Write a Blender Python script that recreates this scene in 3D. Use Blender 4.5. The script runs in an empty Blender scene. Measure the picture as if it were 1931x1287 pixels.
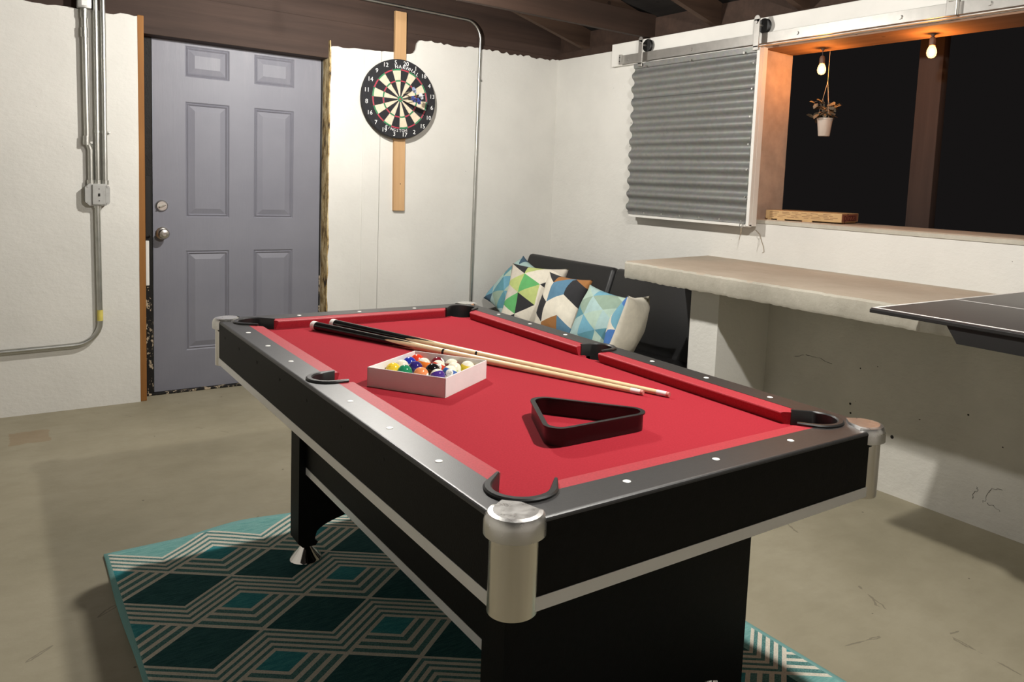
import bpy, bmesh, math, random
from mathutils import Vector, Matrix, noise
from mathutils.geometry import tessellate_polygon
sc = bpy.context.scene
C = sc.collection
PI = math.pi
# ---------------------------------------------------------------- camera, world, exposure
cam = bpy.data.cameras.new('camera')
camo = bpy.data.objects.new('camera', cam); C.objects.link(camo)
IW, IH = 1931.0, 1287.0
FPX, PX, PY = 1471.06, 1072.06, 493.05
cam.sensor_fit = 'HORIZONTAL'; cam.sensor_width = 36.0
cam.lens = FPX / IW * 36.0
cam.shift_x = (IW / 2 - PX) / IW
cam.shift_y = (PY - IH / 2) / IW
cam.clip_start = 0.02; cam.clip_end = 100
yaw, pitch, roll = math.radians(37.0840), math.radians(-5.5925), math.radians(2.5398)
fw = Vector((math.sin(yaw) * math.cos(pitch), math.cos(yaw) * math.cos(pitch), math.sin(pitch)))
rt = Vector((math.cos(yaw), -math.sin(yaw), 0)); up = rt.cross(fw)
R_ = math.cos(roll) * rt + math.sin(roll) * up
U_ = -math.sin(roll) * rt + math.cos(roll) * up
mw = Matrix((R_, U_, -fw)).transposed().to_4x4()
mw.translation = Vector((-1.102, -1.849, 1.232))
camo.matrix_world = mw
sc.camera = camo
sc.view_settings.view_transform = 'Standard'
sc.view_settings.look = 'None'
sc.view_settings.exposure = 0.0
sc.view_settings.gamma = 1.0
sc.view_settings.use_curve_mapping = False
sc.cycles.use_denoising = True
sc.cycles.max_bounces = 8
sc.cycles.diffuse_bounces = 3
sc.cycles.sample_clamp_indirect = 6.0
world = bpy.data.worlds.new('night_sky'); sc.world = world
world.use_nodes = True
bgn = world.node_tree.nodes['Background']
bgn.inputs[0].default_value = (1.05, 0.93, 0.92, 1); bgn.inputs[1].default_value = 0.0075
LAMP_W = 115.0          # each bare bulb over the pool table
LAMP_COL = (1.0, 0.965, 0.90)
STRING_W = 3.6         # each warm string bulb in the hatch
STRING_COL = (1.0, 0.42, 0.11)

# ---------------------------------------------------------------- materials
class NT:
    def __init__(s, name):
        s.m = bpy.data.materials.new(name); s.m.use_nodes = True
        s.t = s.m.node_tree; s.b = s.t.nodes['Principled BSDF']
    def n(s, typ, **kw):
        nd = s.t.nodes.new(typ)
        for k, v in kw.items(): setattr(nd, k, v)
        return nd
    def put(s, sock, v):
        if isinstance(v, bpy.types.NodeSocket): s.t.links.new(v, sock)
        elif isinstance(v, (tuple, list)) and len(v) == 3 and sock.type == 'RGBA': sock.default_value = (*v, 1)
        else: sock.default_value = v
    def math(s, op, a, b=None, c=None):
        nd = s.n('ShaderNodeMath', operation=op)
        for i, q in enumerate((a, b, c)):
            if q is not None: s.put(nd.inputs[i], q)
        return nd.outputs[0]
    def obj(s):
        return s.n('ShaderNodeTexCoord').outputs['Object']
    def sep(s, v):
        nd = s.n('ShaderNodeSeparateXYZ'); s.put(nd.inputs[0], v); return nd.outputs
    def noise(s, scale, detail=3.0, rough=0.55, vec=None, stretch=None):
        v = vec if vec is not None else s.obj()
        if stretch:
            mp = s.n('ShaderNodeMapping'); s.put(mp.inputs[0], v); mp.inputs['Scale'].default_value = stretch; v = mp.outputs[0]
        nd = s.n('ShaderNodeTexNoise'); s.put(nd.inputs['Vector'], v)
        nd.inputs['Scale'].default_value = scale; nd.inputs['Detail'].default_value = detail; nd.inputs['Roughness'].default_value = rough
        return nd.outputs['Fac']
    def voro(s, scale, vec=None, feature='F1', rnd=1.0):
        nd = s.n('ShaderNodeTexVoronoi', feature=feature); s.put(nd.inputs['Vector'], vec if vec is not None else s.obj())
        nd.inputs['Scale'].default_value = scale; nd.inputs['Randomness'].default_value = rnd
        return nd.outputs
    def ramp(s, fac, stops):
        nd = s.n('ShaderNodeValToRGB'); s.put(nd.inputs[0], fac); cr = nd.color_ramp
        while len(cr.elements) < len(stops): cr.elements.new(0.5)
        for e, (p, c) in zip(cr.elements, stops):
            e.position = p; e.color = (*c, 1) if len(c) == 3 else c
        return nd.outputs[0]
    def mix(s, f, a, b):
        nd = s.n('ShaderNodeMix', data_type='RGBA'); s.put(nd.inputs[0], f); s.put(nd.inputs[6], a); s.put(nd.inputs[7], b)
        return nd.outputs[2]
    def bump(s, h, strength=0.3, dist=0.01):
        nd = s.n('ShaderNodeBump'); s.put(nd.inputs['Height'], h)
        nd.inputs['Strength'].default_value = strength; nd.inputs['Distance'].default_value = dist
        s.t.links.new(nd.outputs[0], s.b.inputs['Normal'])
    def set(s, col=None, rough=None, metal=None, spec=None):
        if col is not None: s.put(s.b.inputs['Base Color'], col)
        if rough is not None: s.put(s.b.inputs['Roughness'], rough)
        if metal is not None: s.b.inputs['Metallic'].default_value = metal
        if spec is not None: s.b.inputs['Specular IOR Level'].default_value = spec
        return s.m

def simple(name, col, rough=0.6, metal=0.0, var=0.12, scale=20, bump=0.0, bscale=None, spec=0.5, stretch=None):
    t = NT(name)
    a = tuple(max(0, c * (1 - var)) for c in col); b = tuple(min(1, c * (1 + var)) for c in col)
    f = t.noise(scale, 4, stretch=stretch)
    t.set(t.ramp(f, [(0.3, a), (0.7, b)]), rough, metal, spec)
    if bump: t.bump(t.noise(bscale or scale * 3, 3, stretch=stretch), bump, 0.004)
    return t.m

M = {}
def wallmat(name, base, dirt=0.25, speck=True):
    t = NT(name)
    f = t.noise(2.2, 5, 0.6)
    col = t.ramp(f, [(0.3, tuple(c * (1 - dirt * .35) for c in base)), (0.62, base)])
    f2 = t.noise(9, 6, 0.75, stretch=(1, 1, 2.2))
    sm = t.ramp(f2, [(0.66, (0, 0, 0)), (0.74, (1, 1, 1))])
    col = t.mix(t.math('MULTIPLY', sm, 0.25), col, tuple(c * .78 for c in base))
    if speck:
        v = t.voro(13)
        near = t.math('LESS_THAN', v['Distance'], 0.055)
        pick = t.math('GREATER_THAN', t.noise(31, 1), 0.64)
        col = t.mix(t.math('MULTIPLY', near, pick), col, (0.12, 0.105, 0.09))
    t.set(col, 0.75, spec=0.25)
    h = t.math('ADD', t.math('MULTIPLY', t.noise(5, 6, 0.62), 1.0), t.math('MULTIPLY', t.noise(30, 5, 0.62, stretch=(1, 1, 2.0)), 0.22))
    t.bump(h, 0.36, 0.018)
    return t.m
M['plaster'] = wallmat('white_painted_plaster', (0.70, 0.685, 0.645))
M['plaster_low'] = wallmat('white_painted_concrete', (0.67, 0.65, 0.595), 0.5)
M['stucco'] = wallmat('white_stucco', (0.71, 0.695, 0.65), 0.2, False)
# floor
t = NT('bare_concrete_floor')
co = t.obj()
f = t.noise(1.3, 6, 0.62)
col = t.ramp(f, [(0.28, (0.235, 0.210, 0.143)), (0.5, (0.305, 0.272, 0.192)), (0.72, (0.365, 0.328, 0.240))])
f2 = t.noise(7, 7, 0.7, stretch=(1, 1.8, 1))
col = t.mix(t.math('MULTIPLY', t.ramp(f2, [(0.45, (0, 0, 0)), (0.8, (1, 1, 1))]), 0.30), col, (0.185, 0.162, 0.108))
crk = t.voro(0.55, feature='DISTANCE_TO_EDGE')
wv = t.math('ADD', crk['Distance'], t.math('MULTIPLY', t.math('SUBTRACT', t.noise(9, 4), 0.5), 0.02))
cm = t.math('MULTIPLY', t.math('LESS_THAN', t.math('ABSOLUTE', wv), 0.0009), t.math('GREATER_THAN', t.noise(3.1, 2), 0.52))
col = t.mix(t.math('MULTIPLY', cm, 0.5), col, (0.09, 0.075, 0.055))
x, y, z = t.sep(co)[:3]
def box_mask(t, x, y, cx, cy, hx, hy):
    w = t.math('MULTIPLY', t.math('SUBTRACT', t.noise(16, 3), 0.5), 0.06)
    a = t.math('LESS_THAN', t.math('ABSOLUTE', t.math('SUBTRACT', t.math('ADD', x, w), cx)), hx)
    b = t.math('LESS_THAN', t.math('ABSOLUTE', t.math('SUBTRACT', t.math('ADD', y, w), cy)), hy)
    return t.math('MULTIPLY', a, b)
col = t.mix(t.math('MULTIPLY', box_mask(t, x, y, -0.955, 2.29, 0.075, 0.09), 0.4), col, (0.26, 0.15, 0.07))
v = t.voro(11); sp = t.math('MULTIPLY', t.math('LESS_THAN', v['Distance'], 0.05), t.math('GREATER_THAN', t.noise(2.6, 2), 0.56))
col = t.mix(t.math('MULTIPLY', sp, 0.8), col, (0.07, 0.055, 0.04))
t.set(col, t.ramp(t.noise(4, 4), [(0.3, (0.5, 0.5, 0.5)), (0.7, (0.68, 0.68, 0.68))]), spec=0.35)
t.bump(t.noise(24, 6, 0.65), 0.18, 0.006); M['floor'] = t.m
# concrete ledge
t = NT('raw_concrete')
f = t.noise(4, 6, 0.65)
col = t.ramp(f, [(0.3, (0.34, 0.315, 0.26)), (0.68, (0.50, 0.47, 0.40))])
f2 = t.noise(55, 3, 0.6)
col = t.mix(t.math('MULTIPLY', t.ramp(f2, [(0.55, (0, 0, 0)), (0.75, (1, 1, 1))]), 0.25), col, (0.58, 0.56, 0.50))
zz = t.sep(t.n('ShaderNodeNewGeometry').outputs['Normal'])[2]
topf = t.math('GREATER_THAN', zz, 0.8)
col = t.mix(t.math('MULTIPLY', topf, 0.5), col, (0.46, 0.36, 0.27))
t.set(col, 0.85, spec=0.2); t.bump(t.noise(30, 6, 0.7), 0.4, 0.006); M['ledge'] = t.m
# wood
def wood(name, a, b, axis='z', rough=0.7, sc_=7.0, knots=True, bump=.25):
    t = NT(name)
    st = {'x': (0.12, 2.4, 2.4), 'y': (2.4, 0.12, 2.4), 'z': (2.4, 2.4, 0.12)}[axis]
    f = t.noise(sc_, 6, 0.65, stretch=st)
    f2 = t.noise(2.0, 3)
    col = t.mix(f2, t.ramp(f, [(0.3, a), (0.7, b)]), t.ramp(f, [(0.25, tuple(c * .75 for c in a)), (0.75, a)]))
    if knots:
        v = t.voro(5.5); k = t.math('LESS_THAN', v['Distance'], 0.07)
        col = t.mix(t.math('MULTIPLY', k, 0.75), col, tuple(c * .3 for c in a))
    t.set(col, rough, spec=0.3); t.bump(f, bump, 0.004); return t.m
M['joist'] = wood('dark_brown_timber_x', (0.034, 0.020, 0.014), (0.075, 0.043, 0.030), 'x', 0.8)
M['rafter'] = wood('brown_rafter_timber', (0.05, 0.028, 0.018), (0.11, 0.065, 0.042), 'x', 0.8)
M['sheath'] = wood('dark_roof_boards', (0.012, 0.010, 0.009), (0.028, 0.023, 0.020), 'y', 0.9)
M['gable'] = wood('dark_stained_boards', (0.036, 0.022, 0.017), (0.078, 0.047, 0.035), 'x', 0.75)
M['pine'] = wood('pale_pine_board', (0.50, 0.30, 0.145), (0.66, 0.43, 0.23), 'z', 0.6, knots=True)
M['orangewood'] = wood('weathered_orange_jamb', (0.22, 0.088, 0.020), (0.40, 0.19, 0.055), 'z', 0.7)
M['post'] = wood('rough_outdoor_post', (0.035, 0.022, 0.018), (0.07, 0.045, 0.035), 'z', 0.85)
M['lintel'] = wood('brown_lintel_board', (0.22, 0.13, 0.085), (0.33, 0.21, 0.14), 'y', 0.8)
M['garage'] = wood('dull_garage_boards', (0.56, 0.54, 0.51), (0.66, 0.63, 0.60), 'x', 0.8)
M['reveal'] = simple('tan_stucco_reveal', (0.42, 0.32, 0.25), 0.85, 0, .15, 12, .5, 40)
t = NT('crumbling_jamb')
f = t.noise(26, 5, 0.7, stretch=(1, 1, 0.5))
t.set(t.ramp(f, [(0.34, (0.03, 0.018, 0.010)), (0.46, (0.38, 0.26, 0.10)), (0.62, (0.66, 0.54, 0.31))]), 0.9)
t.bump(f, 0.9, 0.02); M['crumble'] = t.m
t = NT('peeling_black_frame')
f = t.noise(30, 5, 0.75, stretch=(1, 1, 0.6))
zc = t.sep(t.obj())[2]
lowm = t.math('LESS_THAN', zc, 0.62)
flake = t.math('MULTIPLY', t.math('GREATER_THAN', f, 0.56), lowm)
t.set(t.mix(flake, (0.012, 0.011, 0.010), (0.42, 0.34, 0.24)), 0.6, spec=.2); t.bump(f, 0.6, 0.01); M['blackframe'] = t.m
t = NT('grey_lavender_door_paint')
f = t.noise(3, 4); fb = t.noise(11, 5, 0.7, stretch=(1.6, 1, 0.25))
zc = t.sep(t.obj())[2]
worn = t.math('MULTIPLY', t.ramp(fb, [(0.48, (0, 0, 0)), (0.75, (1, 1, 1))]), t.ramp(t.math('SUBTRACT', zc, 1.0), [(0.55, (0, 0, 0)), (1.0, (1, 1, 1))]))
col = t.ramp(f, [(0.3, (0.175, 0.176, 0.210)), (0.7, (0.203, 0.204, 0.238))])
t.set(t.mix(t.math('MULTIPLY', worn, 0.5), col, (0.32, 0.31, 0.33)), 0.5, spec=0.35)
t.bump(t.noise(40, 3, stretch=(2, 1, 0.2)), 0.12, 0.004); M['door'] = t.m
M['nickel'] = simple('satin_nickel', (0.62, 0.59, 0.54), 0.28, 1.0, 0.05)
M['emt'] = simple('galvanised_conduit', (0.50, 0.50, 0.47), 0.38, 1.0, 0.12, 14)
M['yellow'] = simple('yellow_inspection_sticker', (0.65, 0.55, 0.12), 0.6)
M['emtbox'] = simple('grey_cast_box', (0.40, 0.40, 0.385), 0.45, 0.75, 0.1, 30)
M['dark'] = simple('black_gap', (0.010, 0.009, 0.008), 0.8)
M['whitewood'] = simple('white_painted_wood', (0.72, 0.705, 0.665), 0.6, 0, 0.04, 6, 0.15, 30)
t = NT('galvanised_corrugated_steel')
f = t.noise(2.5, 6, 0.65, stretch=(1, 1.2, 0.6)); v = t.voro(60)
col = t.ramp(f, [(0.35, (0.205, 0.208, 0.190)), (0.65, (0.235, 0.238, 0.218))])
col = t.mix(0.04, col, v['Color'])
hs = t.n('ShaderNodeHueSaturation'); t.put(hs.inputs['Color'], col); hs.inputs['Saturation'].default_value = 0.55
t.set(hs.outputs[0], 0.46, 0.45); M['galv'] = t.m
M['steelbar'] = simple('brushed_steel_track', (0.44, 0.425, 0.40), 0.42, 0.8, 0.08, 20)
M['blackrubber'] = simple('black_rubber', (0.015, 0.015, 0.015), 0.5)
# pool table
t = NT('red_billiard_felt')
f = t.noise(260, 2, 0.6); g = t.noise(5, 4)
col = t.mix(t.math('MULTIPLY', g, 0.5), t.ramp(f, [(0.25, (0.28, 0.012, 0.022)), (0.75, (0.39, 0.024, 0.038))]), (0.33, 0.018, 0.030))
t.set(col, 0.95, spec=0.12); t.b.inputs['Sheen Weight'].default_value = 0.12; t.b.inputs['Sheen Roughness'].default_value = .4; t.b.inputs['Sheen Tint'].default_value = (1, .45, .45, 1)
t.bump(f, 0.12, 0.001); M['felt'] = t.m
t = NT('red_cushion_cloth')
f = t.noise(260, 2, 0.6)
t.set(t.ramp(f, [(0.25, (0.30, 0.014, 0.024)), (0.75, (0.44, 0.026, 0.040))]), 0.56, spec=0.36)
t.b.inputs['Sheen Weight'].default_value = 0.22; t.b.inputs['Sheen Roughness'].default_value = .4; t.b.inputs['Sheen Tint'].default_value = (1, .4, .42, 1)
t.bump(f, 0.12, 0.001); M['cushion'] = t.m
t = NT('black_laminate_rail')
f = t.noise(420, 2, 0.5); g = t.noise(120, 3)
t.set(t.ramp(g, [(0.3, (0.006, 0.006, 0.006)), (0.7, (0.014, 0.013, 0.013))]), 0.43, spec=1.0)
t.bump(f, 0.16, 0.001); M['rail'] = t.m
M['blacklam'] = simple('black_laminate', (0.006, 0.0058, 0.0056), 0.55, 0, 0.2, 60, 0.1, 300, 0.16)
M['silver'] = simple('silver_trim', (0.93, 0.93, 0.95), 0.36, 0.4, 0.02, 20)
M['liner'] = simple('black_pocket_plastic', (0.016, 0.016, 0.016), 0.38, 0, 0.1, 40)
t = NT('chrome'); t.set((0.80, 0.79, 0.77), t.ramp(t.noise(60, 4), [(0.3, (0.26, 0.26, 0.26)), (0.7, (0.36, 0.36, 0.36))]), 1.0); t.bump(t.noise(500, 2), .25, .0006); M['chrome'] = t.m
t = NT('bright_chrome'); t.set((0.84, 0.83, 0.82), 0.09, 1.0); M['brightchrome'] = t.m
t = NT('satin_silver_post')
t.set((0.86, 0.83, 0.77), 0.26, 1.0); t.bump(t.noise(90, 2, stretch=(1, 1, .1)), .04, .001); M['post_metal'] = t.m
M['sight'] = simple('white_sight', (0.86, 0.85, 0.82), 0.3, 0, 0.02)
M['cueblack'] = simple('black_cue_lacquer', (0.008, 0.008, 0.008), 0.14)
M['maple'] = simple('pale_maple', (0.78, 0.60, 0.36), 0.28, 0, 0.07, 30, stretch=(1, 1, 1))
M['ferrule'] = simple('white_ferrule', (0.85, 0.80, 0.77), 0.35, 0, 0.02)
M['pinktip'] = simple('pink_cue_tip', (0.62, 0.25, 0.21), 0.7)
M['rack'] = simple('black_rack_plastic', (0.008, 0.008, 0.008), 0.35, 0, .1)
M['card'] = simple('white_card', (0.80, 0.765, 0.755), 0.7, 0, 0.05, 10, .1, 60)
M['cardin'] = simple('white_card_inside', (0.80, 0.78, 0.74), 0.7, 0, 0.03, 10)
# leather
t = NT('black_faux_leather'); t.set((0.012, 0.012, 0.0125), 0.42, spec=0.4); t.bump(t.noise(180, 3), 0.2, 0.002); M['leather'] = t.m
M['cardboard'] = simple('kraft_cardboard', (0.55, 0.36, 0.17), 0.8, 0, 0.08, 25)
M['cardprint'] = simple('kraft_print_brown', (0.20, 0.10, 0.05), 0.8)
M['cardred'] = simple('kraft_red_brown_end', (0.36, 0.13, 0.08), 0.8)
M['redprint'] = simple('dark_red_print', (0.12, 0.018, 0.016), 0.8)
M['pot'] = simple('white_ceramic_pot', (0.50, 0.43, 0.37), 0.4, 0, .04)
M['leaf'] = simple('dusty_green_leaf', (0.12, 0.10, 0.07), 0.6, 0, .3)
M['soil'] = simple('soil', (0.03, 0.02, 0.014), 0.9)
M['cord'] = simple('black_cord', (0.02, 0.018, 0.016), 0.6)
M['string'] = simple('tan_string', (0.35, 0.28, 0.2), 0.8)
M['socket'] = simple('brown_socket', (0.10, 0.06, 0.04), 0.5)
M['pp'] = simple('dark_tabletop', (0.030, 0.024, 0.024), 0.34, 0, .1, 8)
M['ppline'] = simple('white_court_line', (0.8, 0.79, 0.77), 0.5, 0, .02)
M['ppedge'] = simple('black_edge_band', (0.008, 0.008, 0.008), 0.5)
def emis(name, col, s):
    t = NT(name); t.set((0.9, 0.85, 0.7), 0.3)
    t.b.inputs['Emission Color'].default_value = (*col, 1); t.b.inputs['Emission Strength'].default_value = s
    return t.m
RB = 0.03; RS = 0.011
M['lampglass'] = emis('glowing_bulb', LAMP_COL, LAMP_W / (4 * PI * PI * RB * RB))
M['lampglass_near'] = emis('glowing_bulb_near', LAMP_COL, 1.1 * LAMP_W / (4 * PI * PI * RB * RB))
M['filament'] = emis('glowing_filament', STRING_COL, STRING_W / (4 * PI * PI * RS * RS) * .75)
t = NT('amber_bulb_glass')
tr_ = t.n('ShaderNodeBsdfTransparent'); tr_.inputs[0].default_value = (1, .82, .6, 1)
em_ = t.n('ShaderNodeEmission'); em_.inputs[0].default_value = (1, .56, .20, 1); em_.inputs[1].default_value = 2.4
ad_ = t.n('ShaderNodeAddShader'); t.t.links.new(tr_.outputs[0], ad_.inputs[0]); t.t.links.new(em_.outputs[0], ad_.inputs[1])
t.t.links.new(ad_.outputs[0], t.t.nodes['Material Output'].inputs[0]); M['stringglass'] = t.m

# ---------------------------------------------------------------- mesh helpers
class MB:
    def __init__(s): s.v = []; s.f = []; s.mi = []; s.sm = []
    def add(s, vs, fs, mi=0, smooth=False):
        o = len(s.v); s.v += [tuple(q) for q in vs]
        for f in fs: s.f.append([i + o for i in f]); s.mi.append(mi); s.sm.append(smooth)
        return s
    def box(s, x0, x1, y0, y1, z0, z1, bev=0.0, seg=2, mi=0):
        bm = bmesh.new(); bmesh.ops.create_cube(bm, size=1)
        for v in bm.verts: v.co = ((x0 + x1) / 2 + v.co.x * (x1 - x0), (y0 + y1) / 2 + v.co.y * (y1 - y0), (z0 + z1) / 2 + v.co.z * (z1 - z0))
        if bev: bmesh.ops.bevel(bm, geom=bm.edges[:], offset=bev, segments=seg, profile=0.5, affect='EDGES')
        return s.bm(bm, mi, bev > 0.004)
    def bm(s, bm, mi=0, smooth=False):
        bm.verts.ensure_lookup_table(); bm.verts.index_update()
        s.add([v.co[:] for v in bm.verts], [[v.index for v in f.verts] for f in bm.faces], mi, smooth); bm.free(); return s
    def prism(s, poly, axis, lo, hi, bev_top=0.0, mi=0, smooth=False):
        """poly: 2-D outline; axis: extrusion axis (x: (y,z), y: (x,z), z: (x,y))"""
        def P(p, h): return {'x': (h, p[0], p[1]), 'y': (p[0], h, p[1]), 'z': (p[0], p[1], h)}[axis]
        n = len(poly)
        vs = [P(p, lo) for p in poly] + [P(p, hi) for p in poly]
        tri = tessellate_polygon([[Vector((p[0], p[1], 0)) for p in poly]])
        fs = [tuple(t) for t in tri] + [tuple(i + n for i in t[::-1]) for t in tri] + [(i, (i + 1) % n, n + (i + 1) % n, n + i) for i in range(n)]
        return s.add(vs, fs, mi, smooth)
    def lathe(s, prof, c=(0, 0, 0), n=24, axis='z', mi=0, smooth=True, caps=True, a0=0, a1=2 * PI):
        full = abs(a1 - a0 - 2 * PI) < 1e-6
        vs = []; m = n if full else n + 1
        for r, h in prof:
            for i in range(m):
                t = a0 + (a1 - a0) * i / n
                p = (r * math.cos(t), r * math.sin(t), h)
                if axis == 'x': p = (p[2], p[0], p[1])
                if axis == 'y': p = (p[0], p[2], p[1])
                vs.append((c[0] + p[0], c[1] + p[1], c[2] + p[2]))
        fs = []
        for k in range(len(prof) - 1):
            for i in range(n):
                j = (i + 1) % m
                fs.append((k * m + i, k * m + j, (k + 1) * m + j, (k + 1) * m + i))
        s.add(vs, fs, mi, smooth)
        if caps and full:
            o = len(s.v) - len(vs)
            s.f.append([o + i for i in reversed(range(m))]); s.mi.append(mi); s.sm.append(False)
            s.f.append([o + (len(prof) - 1) * m + i for i in range(m)]); s.mi.append(mi); s.sm.append(False)
        return s
    def tube(s, pts, r, n=10, mi=0, closed=False):
        pts = [Vector(p) for p in pts]; rs = r if isinstance(r, (list, tuple)) else [r] * len(pts)
        L = len(pts); rings = []; prev = None
        for i, p in enumerate(pts):
            if closed: d = pts[(i + 1) % L] - pts[i - 1]
            else: d = pts[min(i + 1, L - 1)] - pts[max(i - 1, 0)]
            d.normalize()
            if prev is None:
                a = Vector((0, 0, 1)) if abs(d.z) < 0.9 else Vector((1, 0, 0)); u = d.cross(a).normalized()
            else: u = (prev - d * prev.dot(d)).normalized()
            prev = u; w = d.cross(u)
            rings.append([p + rs[i] * (math.cos(2 * PI * k / n) * u + math.sin(2 * PI * k / n) * w) for k in range(n)])
        vs = [q for rg in rings for q in rg]; fs = []
        for i in range(L if closed else L - 1):
            j = (i + 1) % L
            for k in range(n): fs.append((i * n + k, i * n + (k + 1) % n, j * n + (k + 1) % n, j * n + k))
        if not closed: fs.append(list(reversed(range(n)))); fs.append([(L - 1) * n + k for k in range(n)])
        return s.add(vs, fs, mi, True)
    def sphere(s, c, r, n=20, m=12, mi=0, sz=1.0):
        prof = [(r * math.sin(PI * i / m) if 0 < i < m else 1e-5, -r * sz * math.cos(PI * i / m)) for i in range(m + 1)]
        return s.lathe(prof, c, n, 'z', mi, True, False)
    def move(s, d):
        s.v = [(a + d[0], b + d[1], c + d[2]) for a, b, c in s.v]; return s
    def xform(s, mat):
        s.v = [tuple(mat @ Vector(p)) for p in s.v]; return s

def obj(name, mb, mats, parent=None, loc=(0, 0, 0), rot=None, origin=None, auto=True):
    if origin is not None:
        mb.move((-origin[0], -origin[1], -origin[2])); loc = origin
    me = bpy.data.meshes.new(name)
    me.from_pydata(mb.v, [], mb.f)
    if not isinstance(mats, (list, tuple)): mats = [mats]
    for m in mats: me.materials.append(m)
    me.polygons.foreach_set('material_index', mb.mi)
    me.polygons.foreach_set('use_smooth', mb.sm)
    bm = bmesh.new(); bm.from_mesh(me); bmesh.ops.recalc_face_normals(bm, faces=bm.faces[:])
    if auto:
        for e in bm.edges:
            if len(e.link_faces) == 2 and e.calc_face_angle(0) > math.radians(38): e.smooth = False
    bm.to_mesh(me); bm.free(); me.update()
    o = bpy.data.objects.new(name, me); C.objects.link(o)
    o.location = loc
    if rot: o.rotation_euler = rot
    if parent: o.parent = parent
    return o
def tag(o, label, cat, group=None):
    o['label'] = label; o['category'] = cat
    if group: o['group'] = group
    return o
def empty(name, loc, rotz=0.0, label=None, cat=None, group=None):
    o = bpy.data.objects.new(name, None); C.objects.link(o)
    o.empty_display_size = 0.1; o.location = loc; o.rotation_euler = (0, 0, rotz)
    if label: tag(o, label, cat, group)
    return o
def struct(name, mb, mats, label=None, origin=None, parent=None):
    o = obj(name, mb, mats, parent, origin=origin); o['kind'] = 'structure'
    if label and not parent: o['label'] = label
    return o
def text_mesh(s, size, ext=0.0006):
    cu = bpy.data.curves.new('tmp', 'FONT'); cu.body = s; cu.size = size; cu.align_x = 'CENTER'; cu.align_y = 'CENTER'; cu.extrude = ext; cu.resolution_u = 3
    o = bpy.data.objects.new('tmp', cu); C.objects.link(o)
    dg = bpy.context.evaluated_depsgraph_get(); dg.update()
    me = bpy.data.meshes.new_from_object(o.evaluated_get(dg))
    mb = MB(); mb.add([v.co[:] for v in me.vertices], [list(p.vertices) for p in me.polygons])
    bpy.data.objects.remove(o); bpy.data.curves.remove(cu); bpy.data.meshes.remove(me)
    return mb
def jag(a, b, step, amp, seed, pts_fixed=None):
    rnd = random.Random(seed); n = max(2, int(abs(b[0] - a[0]) / step)); out = []
    for i in range(n + 1):
        f = i / n; out.append((a[0] + (b[0] - a[0]) * f, a[1] + (b[1] - a[1]) * f + (rnd.uniform(-amp, amp) if 0 < i < n else 0)))
    return out
def arc(cx, cy, r, a0, a1, n):
    return [(cx + r * math.cos(a0 + (a1 - a0) * i / n), cy + r * math.sin(a0 + (a1 - a0) * i / n)) for i in range(n + 1)]

# ================================================================ THE ROOM
YW = 2.6715      # face of the back wall
YD = 2.793       # door plane
XR = 2.145       # face of the upper right wall
XL, YF = -2.75, -3.6
mb = MB(); mb.box(XL - .1, 3.2, YF - .1, YD + .5, -0.06, 0.0); struct('floor', mb, M['floor'], 'grey beige bare concrete floor')
# back wall: left piece, right pieces
mb = MB()
poly = [(XL, 0.0)] + [(-0.459, 0.0)] + jag((-0.455, 0.0), (-0.452, 1.98), .0005, .0, 1)[:1] + [(-0.455, 1.978)] + jag((-0.47, 1.975), (XL, 1.955), .03, .007, 2)
mb.prism([(XL, 0), (-0.457, 0), (-0.458, 0.7), (-0.455, 1.3), (-0.457, 1.978)] + jag((-0.47, 1.975), (XL, 1.955), .03, .006, 2), 'y', YW, YD + .12)
mb.prism([(0.526, 0), (0.8385, 0), (0.8385, 1.98)] + jag((0.83, 1.981), (0.54, 1.968), .03, .004, 3) + [(0.526, 1.96)], 'y', YW, YD + .12)
top = jag((XR + .2, 2.092), (1.10, 2.082), .022, .009, 5) + [(1.085, 2.078), (1.072, 2.06), (1.064, 2.02), (1.05, 2.0), (1.03, 1.99)] + jag((1.0, 1.985), (0.86, 1.984), .03, .004, 6)
mb.prism([(0.843, 0), (XR + .2, 0)] + top + [(0.843, 1.98)], 'y', YW, YD + .12)
mb.box(0.838, 0.844, YW + .008, YD, 0, 1.975)
wb_ = struct('wall_back', mb, M['plaster'], 'white painted plaster back wall around the grey door')
mb = MB(); mb.box(0.731, 0.746, YW - .0035, YW + .002, 0, 1.975, .0012, 1)
struct('wall_seam', mb, M['plaster'], parent=wb_)
# gable wood above the back wall
mb = MB()
mb.box(XL, 2.4, YW + .018, YD + .12, 1.90, 2.118, .003)
mb.prism([(XL, 2.120), (2.4, 2.120), (2.4, 2.30), (-0.3, 2.98), (XL, 2.32)], 'y', YW + .034, YD + .12)
struct('wall_gable', mb, M['gable'], 'dark brown board gable above the white back wall')
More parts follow.
